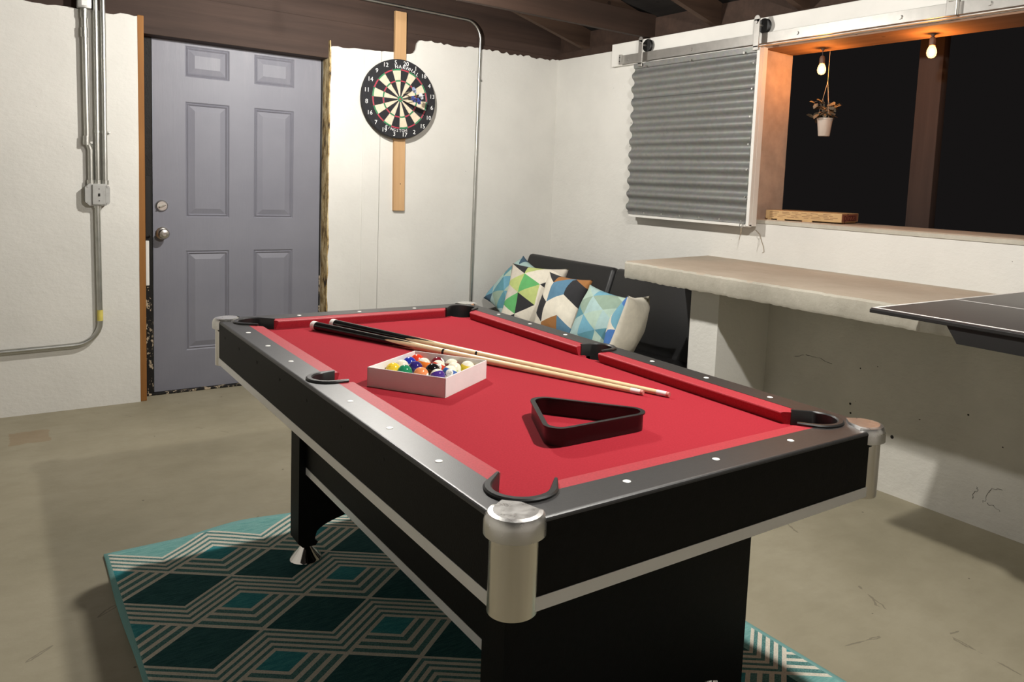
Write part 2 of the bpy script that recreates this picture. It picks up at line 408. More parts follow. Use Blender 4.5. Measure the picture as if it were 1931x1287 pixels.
# right wall
mb = MB()
OV, OZ0, OZ1, OE = 0.868, 1.075, 1.985, -2.2
mb.box(XR, 2.39, OV, YW + .05, 0, 2.093)
mb.box(XR, 2.39, OE, OV, 0.0, OZ0)
mb.box(XR, 2.39, OE, OV, OZ1, 2.093)
mb.box(XR, 2.39, YF, OE, 0, 2.093)
wr = struct('wall_right', mb, M['plaster'], 'white painted right wall with the serving hatch opening')
mb = MB(); mb.prism([(YF, 0)] + [(0.526, 0), (0.526, .79), (YF, .79)], 'x', 1.913, XR + .02)
lo = struct('wall_right_lower', mb, M['plaster_low'], 'pitted lower concrete wall under the ledge')
rnd = random.Random(4)
for (vv, zz, rr) in ((0.055, 0.335, .007), (0.05, 0.295, .006), (-0.15, 0.245, .010), (0.02, 0.5, .004), (-.45, .42, .005)):
    mb = MB(); mb.lathe([(rr, 0), (rr * .7, -.0012)], (1.9138, vv, zz), 9, 'x', 0); obj('wall_pit', mb, M['dark'], lo)
# cracked outline near the floor on the right
mb = MB()
def X1(v, z): return (1.9128, v, z)
rnd = random.Random(5)
for pts in ([(-.60, .17), (-.565, .165), (-.55, .15), (-.545, .12), (-.535, .10)], [(-.60, .09), (-.57, .10), (-.55, .105)], [(-.505, .155), (-.51, .14), (-.495, .12), (-.498, .10)],
            [(.30, .50), (.25, .505), (.2, .495), (.16, .49)], [(.36, .48), (.31, .50)]):
    q = [Vector(p) for p in pts]; fine = []
    for a, b in zip(q, q[1:]):
        for k in range(4): fine.append(a.lerp(b, k / 4) + Vector((rnd.uniform(-.004, .004), rnd.uniform(-.004, .004))))
    fine.append(q[-1])
    mb = MB(); mb.tube([X1(*p) for p in fine], [.0004 + .0007 * rnd.random() for _ in fine], 5); obj('wall_crack', mb, M['dark'], lo)
mb = MB(); mb.prism([(1.557, 0.526), (1.913, 0.526), (XR, 0.526), (XR, .70), (1.557, .70)], 'z', 0, .79)
struct('wall_right_pier', mb, M['stucco'], 'white stucco pier carrying the concrete ledge beside the sofa')
mb = MB(); mb.box(XL - .1, XL, YF, YD, 0, 2.15); struct('wall_left', mb, M['plaster'], 'white left wall out of view')
mb = MB(); mb.box(XL, 2.4, YF - .1, YF, 0, 2.95); struct('wall_front', mb, M['garage'], 'dull boarded front wall behind the viewer')
# wall plate and blocking on the right wall, roof
mb = MB(); mb.box(XR + .006, XR + .15, YF, YW + .03, 2.085, 2.142, .003); struct('trim_1', mb, M['joist'], 'brown timber wall plate on top of the right wall')
SL = 0.27
def rz(x): return 2.143 + SL * (XR - x)
mb = MB()
RX = -0.3
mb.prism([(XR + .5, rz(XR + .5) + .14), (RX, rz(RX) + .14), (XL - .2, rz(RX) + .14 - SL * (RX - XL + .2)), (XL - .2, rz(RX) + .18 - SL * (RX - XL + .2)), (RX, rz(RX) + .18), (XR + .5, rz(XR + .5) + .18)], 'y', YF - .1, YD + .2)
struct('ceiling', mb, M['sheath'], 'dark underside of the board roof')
for i, v in enumerate((2.388, 1.806, 1.224, 0.642, 0.06, -0.52, -1.10, -1.68, -2.26, -2.84)):
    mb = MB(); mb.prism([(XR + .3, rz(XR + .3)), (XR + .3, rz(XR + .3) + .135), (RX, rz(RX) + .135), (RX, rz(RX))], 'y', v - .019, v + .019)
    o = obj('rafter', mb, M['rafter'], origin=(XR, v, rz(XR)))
    lab = ['brown sloping rafter in the corner above the dartboard wall', 'brown sloping rafter hidden just behind the heavy ceiling joist', 'brown sloping rafter over the right end of the corrugated shutter']
    tag(o, lab[i] if i < 3 else 'brown sloping roof rafter over the hatch end of the room, out of view', 'rafter', 'sloping roof rafters')
    mb = MB(); mb.prism([(RX, rz(RX)), (RX, rz(RX) + .135), (XL, rz(RX) + .135 - SL * (RX - XL)), (XL, rz(RX) - SL * (RX - XL))], 'y', v - .019, v + .019)
    if i in (0, 1, 2, 4): pass
# blocking between rafters above the plate
prev = YW + .05
for i, v in enumerate((2.388, 1.806, 1.224, 0.642, 0.06, -0.52, -1.10)):
    mb = MB(); mb.box(XR + .04, XR + .08, v + .020, prev - .020, 2.143, 2.262 if i != 0 else 2.255)
    o = obj('blocking_board', mb, M['joist'], origin=(XR + .06, (v + prev) / 2, 2.143))
    lab = {0: 'brown blocking board above the wall corner', 1: 'brown blocking board above the left end of the white header', 2: 'brown blocking board above the left roller of the shutter', 3: 'brown blocking board above the right roller of the shutter'}
    tag(o, lab.get(i, 'brown blocking board on the plate above the hatch'), 'timber', 'blocking boards on the wall plate'); prev = v
for v, lab in ((1.752, 'heavy dark brown joist crossing above the corrugated shutter'), (-0.43, 'heavy dark brown joist crossing above the near half of the pool table, out of view')):
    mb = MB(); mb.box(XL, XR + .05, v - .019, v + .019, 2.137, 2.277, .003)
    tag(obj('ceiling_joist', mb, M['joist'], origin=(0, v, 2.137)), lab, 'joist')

# ================================================================ DOOR
mb = MB()
DX0, DX1, DZ1 = -0.374, 0.518, 2.018
pan = [(-0.217, 0.009, 1.715, 1.882), (0.140, 0.360, 1.722, 1.880), (-0.213, 0.009, 0.963, 1.588), (0.141, 0.361, 0.967, 1.585), (-0.211, 0.009, 0.226, 0.784), (0.140, 0.364, 0.23, 0.780)]
# frame grid with holes: build as face grid
def door_face(mb):
    xs = sorted({DX0, DX1} | {p[0] for p in pan} | {p[1] for p in pan}); 
    cols = [(DX0, -.215), (-.215, .009), (.009, .140), (.140, .362), (.362, DX1)]
    rows = [(0.012, .228), (.228, .782), (.782, .965), (.965, 1.586), (1.586, 1.718), (1.718, 1.881), (1.881, DZ1)]
    for ci, (a, b) in enumerate(cols):
        for ri, (c, d) in enumerate(rows):
            if ci in (1, 3) and ri in (1, 3, 5):
                prev = None
                for k, (ins, dep) in enumerate(((0, 0), (.007, .006), (.013, .0015), (.02, .008), (.048, .0005), (.052, .0005))):
                    ring = [(a + ins, YD + dep, c + ins), (b - ins, YD + dep, c + ins), (b - ins, YD + dep, d - ins), (a + ins, YD + dep, d - ins)]
                    if prev:
                        mb.add(prev + ring, [(i, (i + 1) % 4, 4 + (i + 1) % 4, 4 + i) for i in range(4)])
                    prev = ring
                mb.add(prev, [(0, 1, 2, 3)])
            else:
                mb.add([(a, YD, c), (b, YD, c), (b, YD, d), (a, YD, d)], [(0, 1, 2, 3)])
door_face(mb)
mb.add([(DX0, YD, .012), (DX1, YD, .012), (DX1, YD, DZ1), (DX0, YD, DZ1), (DX0, YD + .042, .012), (DX1, YD + .042, .012), (DX1, YD + .042, DZ1), (DX0, YD + .042, DZ1)],
       [(0, 1, 5, 4), (1, 2, 6, 5), (2, 3, 7, 6), (3, 0, 4, 7), (4, 5, 6, 7)])
door = struct('door_1', mb, M['door'], 'grey lavender six panel door with two nickel locks', origin=(DX0, YD, 0.012))
def lathe_y(prof, x, z, y0, n=20):
    mb = MB(); mb.lathe([(r, -h) for r, h in prof], (x - DX0, y0 - YD, z - .012), n, 'y'); return mb
dk = obj('deadbolt', lathe_y([(.031, 0), (.031, .004), (.026, .011), (.024, .014), (.0, .014)], -0.332, 1.025, YD), M['nickel'], door)
mb = MB(); mb.box(-.0045, .0045, -.032, -.012, -.017, .017, .003); mb.xform(Matrix.Rotation(1.1, 4, 'Y')); mb.move((-0.332 - DX0, 0, 1.025 - .012))
obj('thumb_turn', mb, M['nickel'], dk)
kb = obj('knob_rose', lathe_y([(.033, 0), (.033, .004), (.026, .010), (.013, .013), (.012, .030)], -0.330, 0.878, YD), M['nickel'], door)
obj('door_knob', lathe_y([(.012, .028), (.020, .034), (.027, .044), (.0275, .054), (.022, .064), (.010, .067), (.010, .063), (0, .063)], -0.330, 0.878, YD), M['nickel'], kb)
# frame
mb = MB()
mb.box(-0.426, DX0 - .004, YD - .012, YD + .06, 0, 2.052, .003); mb.box(-0.426, 0.5255, YD - .012, YD + .06, DZ1 + .004, 2.052, .003)
mb.box(DX0 - .004, DX0 - .0, YD + .03, YD + .06, 0, 2.02); mb.box(DX1 + .001, 0.5255, YD - .004, YD + .06, 0, 2.052, .001)
mb.box(DX0 - .01, DX1 + .006, YD + .043, YD + .10, 0, 2.02)
struct('trim_2', mb, M['blackframe'], 'black peeling frame of the grey door')
mb = MB(); mb.box(-0.4565, -0.427, YW + .004, YD + .05, 0.0, 1.985, .003); struct('trim_3', mb, M['orangewood'], 'orange brown bare wood jamb left of the door')
mb = MB()
n = 40; rnd = random.Random(11); L = [rnd.uniform(-.006, .006) for _ in range(n + 1)]; L2 = [rnd.uniform(-.012, .012) for _ in range(n + 1)]
vs = []; 
for i in range(n + 1):
    zz = 2.0 * i / n
    vs += [(0.5245 + L[i] * .2, YD - .014, zz), (0.522 + L[i] * .35, YD - .055 + L2[i], zz), (0.5235 + L2[i] * .1, YW - .002, zz), (0.530 + L[i] * .6, YW - .003, zz)]
mb.add(vs, [(i * 4 + k, i * 4 + k + 1, i * 4 + 5 + k, i * 4 + 4 + k) for i in range(n) for k in range(3)])
struct('trim_4', mb, M['crumble'], 'crumbling yellow brown jamb edge right of the door')
mb = MB(); mb.box(-0.426, 0.5225, YD - .03, YD + .06, 0, .011, .003); struct('trim_5', mb, M['blackframe'], 'dark threshold under the grey door')
# strike side bits: black closer pocket and white shim strip
mb = MB(); mb.box(-0.413, -0.396, YD - .022, YD - .011, .60, .84, .003)
tag(obj('shim_strip', mb, M['whitewood'], origin=(-.405, YD - .017, .6)), 'narrow white shim strip on the black door frame below the knob', 'strip')
mb = MB(); mb.box(-0.414, -0.388, YD - .026, YD - .011, .86, 1.18, .004)
mb.lathe([(.005, 0), (.005, .006)], (-.392, YD - .032, .87), 8, 'y')
tag(obj('strike_guard', mb, M['dark'], origin=(-.40, YD - .02, .86)), 'black metal strike guard on the door frame beside the knob', 'guard')

# ================================================================ CONDUITS (left of door)
YP = YW - .0195
t_ = empty('junction_box', (-0.642, YW, 1.027), 0, 'grey octagonal electrical box on the wall left of the door', 'electrical box')
def oct_(w, h, c): return [(-w + c, -h), (w - c, -h), (w, -h + c), (w, h - c), (w - c, h), (-w + c, h), (-w, h - c), (-w, -h + c)]
mb = MB(); mb.prism(oct_(.053, .054, .018), 'y', -.042, -.001); mb.move((0, 0, .054)); obj('box_body', mb, M['emtbox'], t_)
mb = MB(); mb.box(-.024, .034, -.052, -.0425, .004, .104, .003); fp = obj('cover_plate', mb, M['emtbox'], t_)
mb = MB(); mb.box(.001, .009, -.0565, -.0515, .047, .061, .001); mb.lathe([(.0025, 0), (.0025, .002)], (.005, -.054, .083), 8, 'y'); mb.lathe([(.0025, 0), (.0025, .002)], (.005, -.054, .025), 8, 'y'); obj('toggle', mb, M['dark'], fp)
for q in ((-.04, .095), (.044, .095), (-.04, .013), (.044, .013)):
    mb = MB(); mb.lathe([(.006, 0), (.006, .004)], (q[0], -.046, q[1]), 8, 'y'); obj('cover_screw', mb, M['emtbox'], t_)
def conduit(name, pts, r, label, group=None, fittings=(), bandz=None):
    o = empty(name, pts[0], 0, label, 'conduit', group)
    P0 = Vector(pts[0]); mb = MB(); mb.tube([Vector(p) - P0 for p in pts], r, 12); obj('pipe', mb, M['emt'], o)
    for kind, p in fittings:
        q = Vector(p) - P0; mb = MB()
        if kind == 'coupling':
            mb.lathe([(r + .003, -.022), (r + .003, .022)], q, 12); mb.lathe([(.0035, 0), (.0035, .010)], (q.x, q.y - r - .010, q.z + .012), 8, 'y'); mb.lathe([(.0035, 0), (.0035, .010)], (q.x, q.y - r - .010, q.z - .012), 8, 'y'); obj('coupling', mb, M['emt'], o)
        elif kind == 'strap':
            mb.lathe([(r + .002, -.006), (r + .002, .006)], q, 12); mb.box(q.x, q.x + r + .016, q.y + .004, q.y + .010, q.z - .006, q.z + .006, .001); mb.lathe([(.005, 0), (.005, .004)], (q.x + r + .010, q.y - .001, q.z), 8, 'y'); obj('strap', mb, M['emt'], o)
        elif kind == 'band':
            mb.lathe([(r + .002, -.006), (r + .002, .006)], q, 12); obj('strap', mb, M['emt'], o)
        elif kind == 'connector':
            mb.lathe([(r + .0045, -.006), (r + .0045, .016), (r + .0015, .017)], q, 12); obj('connector', mb, M['emt'], o)
        elif kind == 'sticker':
            mb.lathe([(r + .0006, -.028), (r + .0006, .028)], q, 12, 'z', 0, True, False); obj('sticker', mb, M['yellow'], o)
    return o
zt_ = 2.30
conduit('metal_conduit', [(-.668, YP, 1.135), (-.668, YP, 1.30), (-.682, YP - .004, 1.34), (-.686, YP - .004, 1.985)], .0125, 'leftmost of three steel conduits above the electrical box, with couplings', 'steel conduits above the box', (('connector', (-.668, YP, 1.137)), ('coupling', (-.684, YP - .004, 1.345)), ('strap', (-.686, YP - .004, 1.335)), ('coupling', (-.686, YP - .004, 1.86)), ('coupling', (-.686, YP - .004, 1.95))))
conduit('metal_conduit', [(-.638, YP, 1.135), (-.638, YP, 1.9), (-.640, YP, zt_)], .0115, 'middle steel conduit rising straight from the electrical box', 'steel conduits above the box', (('connector', (-.638, YP, 1.137)), ('band', (-.638, YP, 1.39))))
conduit('metal_conduit', [(-.607, YP, 1.135), (-.607, YP, 1.9), (-.610, YP, zt_)], .0115, 'rightmost steel conduit rising from the electrical box, nearest the door', 'steel conduits above the box', (('connector', (-.607, YP, 1.137)), ('strap', (-.607, YP, 1.39))))
ec = [(-.642, YP, 1.03), (-.640, YP, .8), (-.637, YP, .44)]
ec += [(-.637 - .115 + .115 * math.cos(a), YP, .44 - .110 * math.sin(a)) for a in [PI / 2 * k / 8 for k in range(1, 9)]]
ec += [(-.9, YP, .326), (-1.5, YP, .312)]
conduit('elbow_conduit', ec, .0125, 'steel conduit dropping below the electrical box and bending left near the floor', None, (('connector', (-.642, YP, 1.022)), ('sticker', (-.637, YP, .475))))
mb = MB(); mb.box(-.030, .030, -.045, -.001, 0, .10, .006); o = obj('conduit_body', mb, M['emtbox'], loc=(-.686, YW - .002, 1.972))
tag(o, 'silver conduit fitting at the top of the leftmost conduit', 'fitting')
mb = MB(); mb.box(-.012, .012, -.0465, -.0445, .012, .085, .0005); obj('paper_label', mb, M['card'], o)
# conduit right of the dartboard
YC = YW - .013
cc = [(1.497, YC, 0.0), (1.502, YC, 1.0), (1.510, YC, 2.14)]
cc += [(1.510 - .11 + .11 * math.cos(a), YC, 2.14 + .115 * math.sin(a)) for a in [PI / 2 * k / 9 for k in range(1, 10)]]
cc += [(1.2, YC, 2.258), (0.785, YC, 2.262), (0.3, YC, 2.266), (-.4, YC, 2.27)]
conduit('wall_conduit', cc, .0095, 'thin grey conduit bending down the wall right of the dartboard', None, (('strap', (1.507, YC, 1.885)),))

# ================================================================ DARTBOARD
mb = MB(); mb.prism([(-.036, 0), (.036, 0), (.020, 1.20), (-.052, 1.20)], 'y', -.022, 0)
mb.lathe([(.003, 0), (.003, .001)], (.004, -.0228, .165), 8, 'y', 1)
tag(obj('pine_plank', mb, [M['pine'], M['dark']], loc=(.966, YW - .001, 1.027)), 'pale pine plank fixed upright on the wall behind the dartboard', 'plank')
DB = (0.937, YW - .024, 1.703); RD = 0.236
db = empty('dartboard', DB, 0, 'round black and cream bristle dartboard with red and green rings', 'dartboard')
dm = [simple('bristle_black', (0.016, 0.016, 0.019), .9, 0, .2, 90), simple('bristle_cream', (0.66, 0.56, 0.42), .9, 0, .08, 90), simple('bristle_red', (0.42, 0.04, 0.07), .9), simple('bristle_green', (0.03, 0.22, 0.09), .9), simple('ring_white', (.75, .75, .75), .6), simple('wire_steel', (.6, .6, .62), .35, 1.0)]
TH = .040
mb = MB(); mb.lathe([(RD - .004, 0), (RD, -.004), (RD, -TH + .003), (RD - .003, -TH)], (0, 0, 0), 64, 'y'); obj('board_body', mb, dm[0], db)
yf = -TH - .0008
def pol(r, a): return (r * math.sin(a), yf, r * math.cos(a))   # clockwise from the top
K = RD / .2255
rings = [(.0, .0064, 'bull'), (.0064, .0159, 'obull'), (.0159, .099, 'single'), (.099, .107, 'tre'), (.107, .162, 'single'), (.162, .170, 'dbl')]
mb = MB(); rot0 = math.radians(9.0)
for s_ in range(20):
    a0 = rot0 + (s_ - .5) * PI / 10
    for r0, r1, k in rings:
        r0 *= K; r1 *= K
        ev = s_ % 2 == 0
        mi = {'bull': 2, 'obull': 3, 'single': 0 if ev else 1, 'tre': 2 if ev else 3, 'dbl': 2 if ev else 3}[k]
        q = 4
        for j in range(q):
            b0 = a0 + PI / 10 * j / q; b1 = a0 + PI / 10 * (j + 1) / q
            if r0 == 0: mb.add([(0, yf, 0), pol(r1, b0), pol(r1, b1)], [(0, 1, 2)], mi)
            else: mb.add([pol(r0, b0), pol(r1, b0), pol(r1, b1), pol(r0, b1)], [(0, 1, 2, 3)], mi)
obj('scoring_face', mb, dm, db)
mb = MB()
for r in (.0064, .0159, .099, .107, .162, .170):
    mb.tube([(r * K * math.sin(a), yf - .0008, r * K * math.cos(a)) for a in [2 * PI * k / 72 for k in range(72)]], .0007, 4, closed=True)
for s_ in range(20):
    a = rot0 + (s_ + .5) * PI / 10
    p, q = pol(.0159 * K, a), pol(.176 * K, a)
    mb.tube([(p[0], yf - .0008, p[2]), (q[0], yf - .0008, q[2])], .0007, 4)
obj('wire_spider', mb, dm[5], db)
nums = [20, 1, 18, 4, 13, 6, 10, 15, 2, 17, 3, 19, 7, 16, 8, 11, 14, 9, 12, 5]
FX = Matrix.Rotation(PI / 2, 4, 'X')      # text plane xy -> xz facing -y
for i, nn in enumerate(nums):
    a = rot0 + i * PI / 10; tm = text_mesh(str(nn), .036); tm.xform(FX); p = pol(.205 * K, a); tm.move((p[0], yf - .0008, p[2])); obj('number', tm, dm[4], db)
def arc_text(s, r, a_mid, da, size, flip):
    mb = MB(); n = len(s)
    for i, ch in enumerate(s):
        a = a_mid + (i - (n - 1) / 2) * da * (-1 if flip else 1)
        tm = text_mesh(ch, size); tm.xform(Matrix.Rotation(-(a) if not flip else PI - a, 4, 'Z')); tm.xform(FX); p = pol(r, a); tm.move((p[0], yf - .0008, p[2])); mb.add(tm.v, tm.f)
    return mb
obj('top_lettering', arc_text('NARWHAL', .182 * K, math.radians(13), .125, .029, False), dm[4], db)
obj('bottom_lettering', arc_text('KINGSTON', .182 * K, math.radians(187), .098, .023, True), dm[4], db)
# darts
dfl = [simple('flight_blue', (.06, .09, .35), .5), simple('flight_white', (.7, .72, .75), .5), simple('flight_blue_pale', (.35, .42, .62), .5)]
def dart(tip, d, fm, label):
    d = Vector(d).normalized(); o = empty('dart', tip, 0, label, 'dart', 'darts stuck in the dartboard')
    m = Vector((0, 0, 1)).rotation_difference(d).to_matrix().to_4x4()
    mb = MB(); mb.lathe([(.0004, -.004), (.0012, .012), (.0012, .030), (.0033, .034), (.0033, .080), (.002, .084)], (0, 0, 0), 10); mb.xform(m); obj('barrel', mb, M['nickel'], o)
    mb = MB(); mb.lathe([(.002, .082), (.002, .135)], (0, 0, 0), 8); mb.xform(m); obj('shaft', mb, M['blackrubber'], o)
    mb = MB()
    for k in range(4):
        a = k * PI / 2 + .5; c, s = math.cos(a), math.sin(a); nrm = (-s * .0005, c * .0005)
        pr = [(.001, .118), (.019, .130), (.019, .152), (.001, .160)]
        vs = [(r * c + nrm[0], r * s + nrm[1], h) for r, h in pr] + [(r * c - nrm[0], r * s - nrm[1], h) for r, h in pr]
        mb.add(vs, [(0, 1, 2, 3), (7, 6, 5, 4)] + [(i, (i + 1) % 4, 4 + (i + 1) % 4, 4 + i) for i in range(4)])
    mb.xform(m); obj('flight', mb, fm, o)
yb = DB[1] - TH
dart((.945, yb, 1.700), (.10, -1, -.02), dfl[0], 'blue flighted dart nearest the bull of the dartboard')
dart((.975, yb, 1.685), (.12, -1, .02), dfl[0], 'dark blue dart right of the bull, lower of the cluster')
dart((.990, yb, 1.712), (.13, -1, .05), dfl[1], 'white flighted dart farthest right in the dart cluster')
dart((.955, yb, 1.735), (.05, -1, .10), dfl[2], 'pale blue dart above and right of the bull')

# ================================================================ RIGHT WALL: header board, track, shutter
mb = MB(); mb.box(2.112, XR, YF + .1, 2.045, 1.986, 2.126, .003); struct('trim_6', mb, M['whitewood'], 'white header board carrying the sliding track')
tr = empty('sliding_track', (2.09, 1.92, 1.99), 0, 'flat steel sliding door track bolted along the white header', 'track')
mb = MB(); mb.box(-.004, .004, -4.6, 0, 0, .052, .001); obj('track_bar', mb, M['steelbar'], tr)
for vv in (1.86, 1.32, .61, .075, -.30, -.9):
    mb = MB(); mb.lathe([(.009, 0), (.009, .006)], (-.010, vv - 1.92, .024), 10, 'x'); mb.lathe([(.007, 0), (.007, .022)], (.004, vv - 1.92, .024), 10, 'x'); obj('track_bolt', mb, M['steelbar'], tr)
mb = MB(); mb.box(-.020, -.004, -.014, .006, -.004, .056, .002); mb.lathe([(.004, 0), (.004, .001)], (-.021, -.003, .014), 8, 'x', 1); mb.lathe([(.004, 0), (.004, .001)], (-.021, -.003, .038), 8, 'x', 1); obj('end_stop', mb, [M['steelbar'], M['dark']], tr)
mb = MB(); mb.box(-.026, -.004, -2.10, -2.055, -.006, .085, .003); mb.box(-.034, -.004, -2.088, -2.066, .05, .085, .003); obj('end_stop', mb, M['steelbar'], tr)
sh = empty('corrugated_shutter', (2.06, 1.28, 1.06), 0, 'sliding hatch shutter of grey corrugated steel on white frame', 'shutter')
SV0, SV1 = .80 - 1.28, 1.762 - 1.28
def corr(z0, z1, x0, phase, amp, v0, v1, flat_top=0):
    mb = MB(); n = int((z1 - z0) / .0045); vs = []
    for i in range(n + 1):
        z = z0 + (z1 - z0) * i / n
        w = math.sin(2 * PI * (z + phase) / .078); w = math.copysign(abs(w) ** .8, w)
        if flat_top and z > z1 - flat_top: w *= .15
        x = x0 + amp * w
        vs += [(x, v0, z), (x, v1, z), (x + .0015, v0, z), (x + .0015, v1, z)]
    fs = []
    for i in range(n):
        a = i * 4; b = a + 4
        fs += [(a, a + 1, b + 1, b), (a + 3, a + 2, b + 2, b + 3), (a, b, b + 2, a + 2), (a + 1, a + 3, b + 3, b + 1)]
    fs += [(0, 2, 3, 1), (n * 4, n * 4 + 1, n * 4 + 3, n * 4 + 2)]
    mb.add(vs, fs, 0, True); return mb
obj('steel_sheet', corr(.012, .735, -.003, 0, .0115, SV0 + .022, SV1), M['galv'], sh)
obj('steel_sheet', corr(.705, .912, -.0075, 0, .0115, SV0 + .024, SV1 - .002, .03), M['galv'], sh)
mb = MB(); mb.box(.012, .05, SV0, SV0 + .05, 0, .91, .003); mb.box(-.012, .012, SV0, SV0 + .02, 0, .905, .002); mb.box(.012, .05, SV1 - .05, SV1 - .012, 0, .90, .003); mb.box(.012, .05, SV0 + .05, SV1 - .05, 0, .06, .003); mb.box(-.006, .012, SV0, SV1 - .02, -.004, .010, .002); mb.box(.012, .05, SV0 + .05, SV1 - .05, .84, .90, .003)
obj('frame', mb, M['whitewood'], sh)
for vv in (1.694, .824):
    y = vv - 1.28
    mb = MB(); mb.box(-.022, -.016, y - .018, y + .018, .89, 1.045, .002)
    mb.lathe([(.018, 0), (.018, .006)], (-.022, y, 1.045), 16, 'x')
    mb.box(-.022, .018, y - .018, y + .018, .905, .911); h = obj('hanger_strap', mb, M['steelbar'], sh)
    mb = MB(); mb.lathe([(.034, -.010), (.037, -.008), (.030, 0), (.037, .008), (.034, .010)], (.030, y - .008, 1.0165), 20, 'x'); obj('roller_wheel', mb, M['blackrubber'], h)
    mb = MB(); mb.lathe([(.008, 0), (.008, .006)], (-.029, y, 1.028), 8, 'x'); mb.lathe([(.006, 0), (.006, .05)], (-.018, y - .003, 1.0165), 8, 'x'); obj('axle_bolt', mb, M['steelbar'], h)
sp_ = [(-.016, SV0 + .05 + k * (SV1 - SV0 - .07) / 6, .026, .005) for k in range(7)] + [(-.018, y, .886, .007) for y in (SV0 + .1, 0, SV1 - .12)]
sp_ += [(-.017, SV0 + .034, z, .005) for z in (.15, .29, .42, .56, .70, .83)] + [(-.016, SV1 - .012, z, .004) for z in (.15, .29, .42, .56, .70, .83)]
for x_, y, z, r in sp_:
    mb = MB(); mb.lathe([(r, 0), (r * .8, .004)], (x_, y, z), 8, 'x'); obj('screw', mb, M['emt'], sh)
mb = MB(); mb.tube([(-.018, SV0 + .042 + .012 * math.cos(a), .004 + .012 * math.sin(a)) for a in [2 * PI * k / 16 for k in range(16)]], .0022, 6, closed=True); rg = obj('pull_ring', mb, M['emt'], sh)
mb = MB(); mb.tube([(-.018, SV0 + .042, -.008), (-.020, SV0 + .044, -.05), (-.018, SV0 + .050, -.075)], .0015, 5); mb.tube([(-.018, SV0 + .040, -.008), (-.022, SV0 + .034, -.03), (-.019, SV0 + .046, -.055)], .0015, 5); obj('pull_cord', mb, M['string'], rg)
# loose wire below the shutter
mb = MB(); mb.tube([(XR - .002, .83, 1.04), (XR - .003, .80, 1.02), (XR - .004, .785, .985), (XR - .003, .77, .955), (XR - .003, .765, .93), (XR - .004, .775, .925)], .0016, 5)
tag(obj('loose_wire', mb, M['string'], origin=(XR, .8, .95)), 'thin loose wire hanging on the white wall below the shutter', 'wire')
# sill / outside counter
mb = MB(); mb.prism([(2.140, 1.076), (2.72, 1.070), (2.72, 1.094), (2.150, 1.099), (2.140, 1.094)], 'y', OE, OV)
struct('window_1', mb, M['ledge'], 'concrete sill of the serving hatch opening')
mb = MB(); mb.box(XR + .006, 2.40, OE, OV + .01, 1.975, 1.984, .001); struct('trim_9', mb, M['lintel'], 'brown lintel board over the serving hatch')
mb = MB(); mb.box(XR + .004, 2.392, OV - .006, OV - .0005, 1.085, 1.974, .001); struct('trim_10', mb, M['reveal'], 'tan stucco reveal at the left side of the serving hatch')
# hatch lining patch: bare stucco reveal (kept as wall material)
mb = MB(); mb.box(2.392, 2.72, OE, 1.3, 0.9, 1.068); struct('trim_7', mb, M['stucco'], 'outer stucco wall below the hatch counter')

# ================================================================ OUTSIDE THE HATCH
mb = MB(); mb.box(-.03, .03, -.065, .065, 0, 2.3, .006); tag(obj('outdoor_post', mb, M['post'], loc=(2.80, .30, 0)), 'dark wooden post standing outside the hatch', 'post')
mb = MB(); mb.box(-.9, .9, -3, 3, -.06, 0); struct('trim_8', mb, M['floor'], 'dark ground outside the hatch', origin=None).location = (3.65, -.3, 0.0)
def string_bulb(x, y, zc, ztop, label):
    o = empty('string_bulb', (x, y, ztop), 0, label, 'light bulb', 'amber bulbs hanging in the hatch')
    d = zc - ztop
    mb = MB(); mb.tube([(0, 0, 0), (0, 0, d + .055)], .0022, 6); obj('cord', mb, M['cord'], o)
    mb = MB(); mb.lathe([(.016, -.001), (.014, -.010), (.006, -.022)], (0, 0, 0), 14); obj('ceiling_hook', mb, M['socket'], o)
    mb = MB(); mb.lathe([(.004, d + .066), (.010, d + .062), (.014, d + .050), (.014, d + .026), (.012, d + .024)], (0, 0, 0), 14); obj('lamp_socket', mb, M['socket'], o)
    mb = MB(); mb.lathe([(.010, d + .026), (.015, d + .018), (.020, d + .006), (.0215, d - .006), (.019, d - .018), (.012, d - .027), (.001, d - .030)], (0, 0, 0), 18); obj('glass_bulb', mb, M['stringglass'], o)
    mb = MB(); mb.sphere((0, 0, d - .004), RS, 12, 8, 0, 1.5); obj('filament', mb, M['filament'], o)
string_bulb(2.31, .617, 1.872, 1.985, 'glowing amber bulb hanging in the hatch above the small plant pot')
string_bulb(2.31, .045, 1.897, 1.985, 'glowing amber bulb hanging in the hatch in front of the outdoor post')
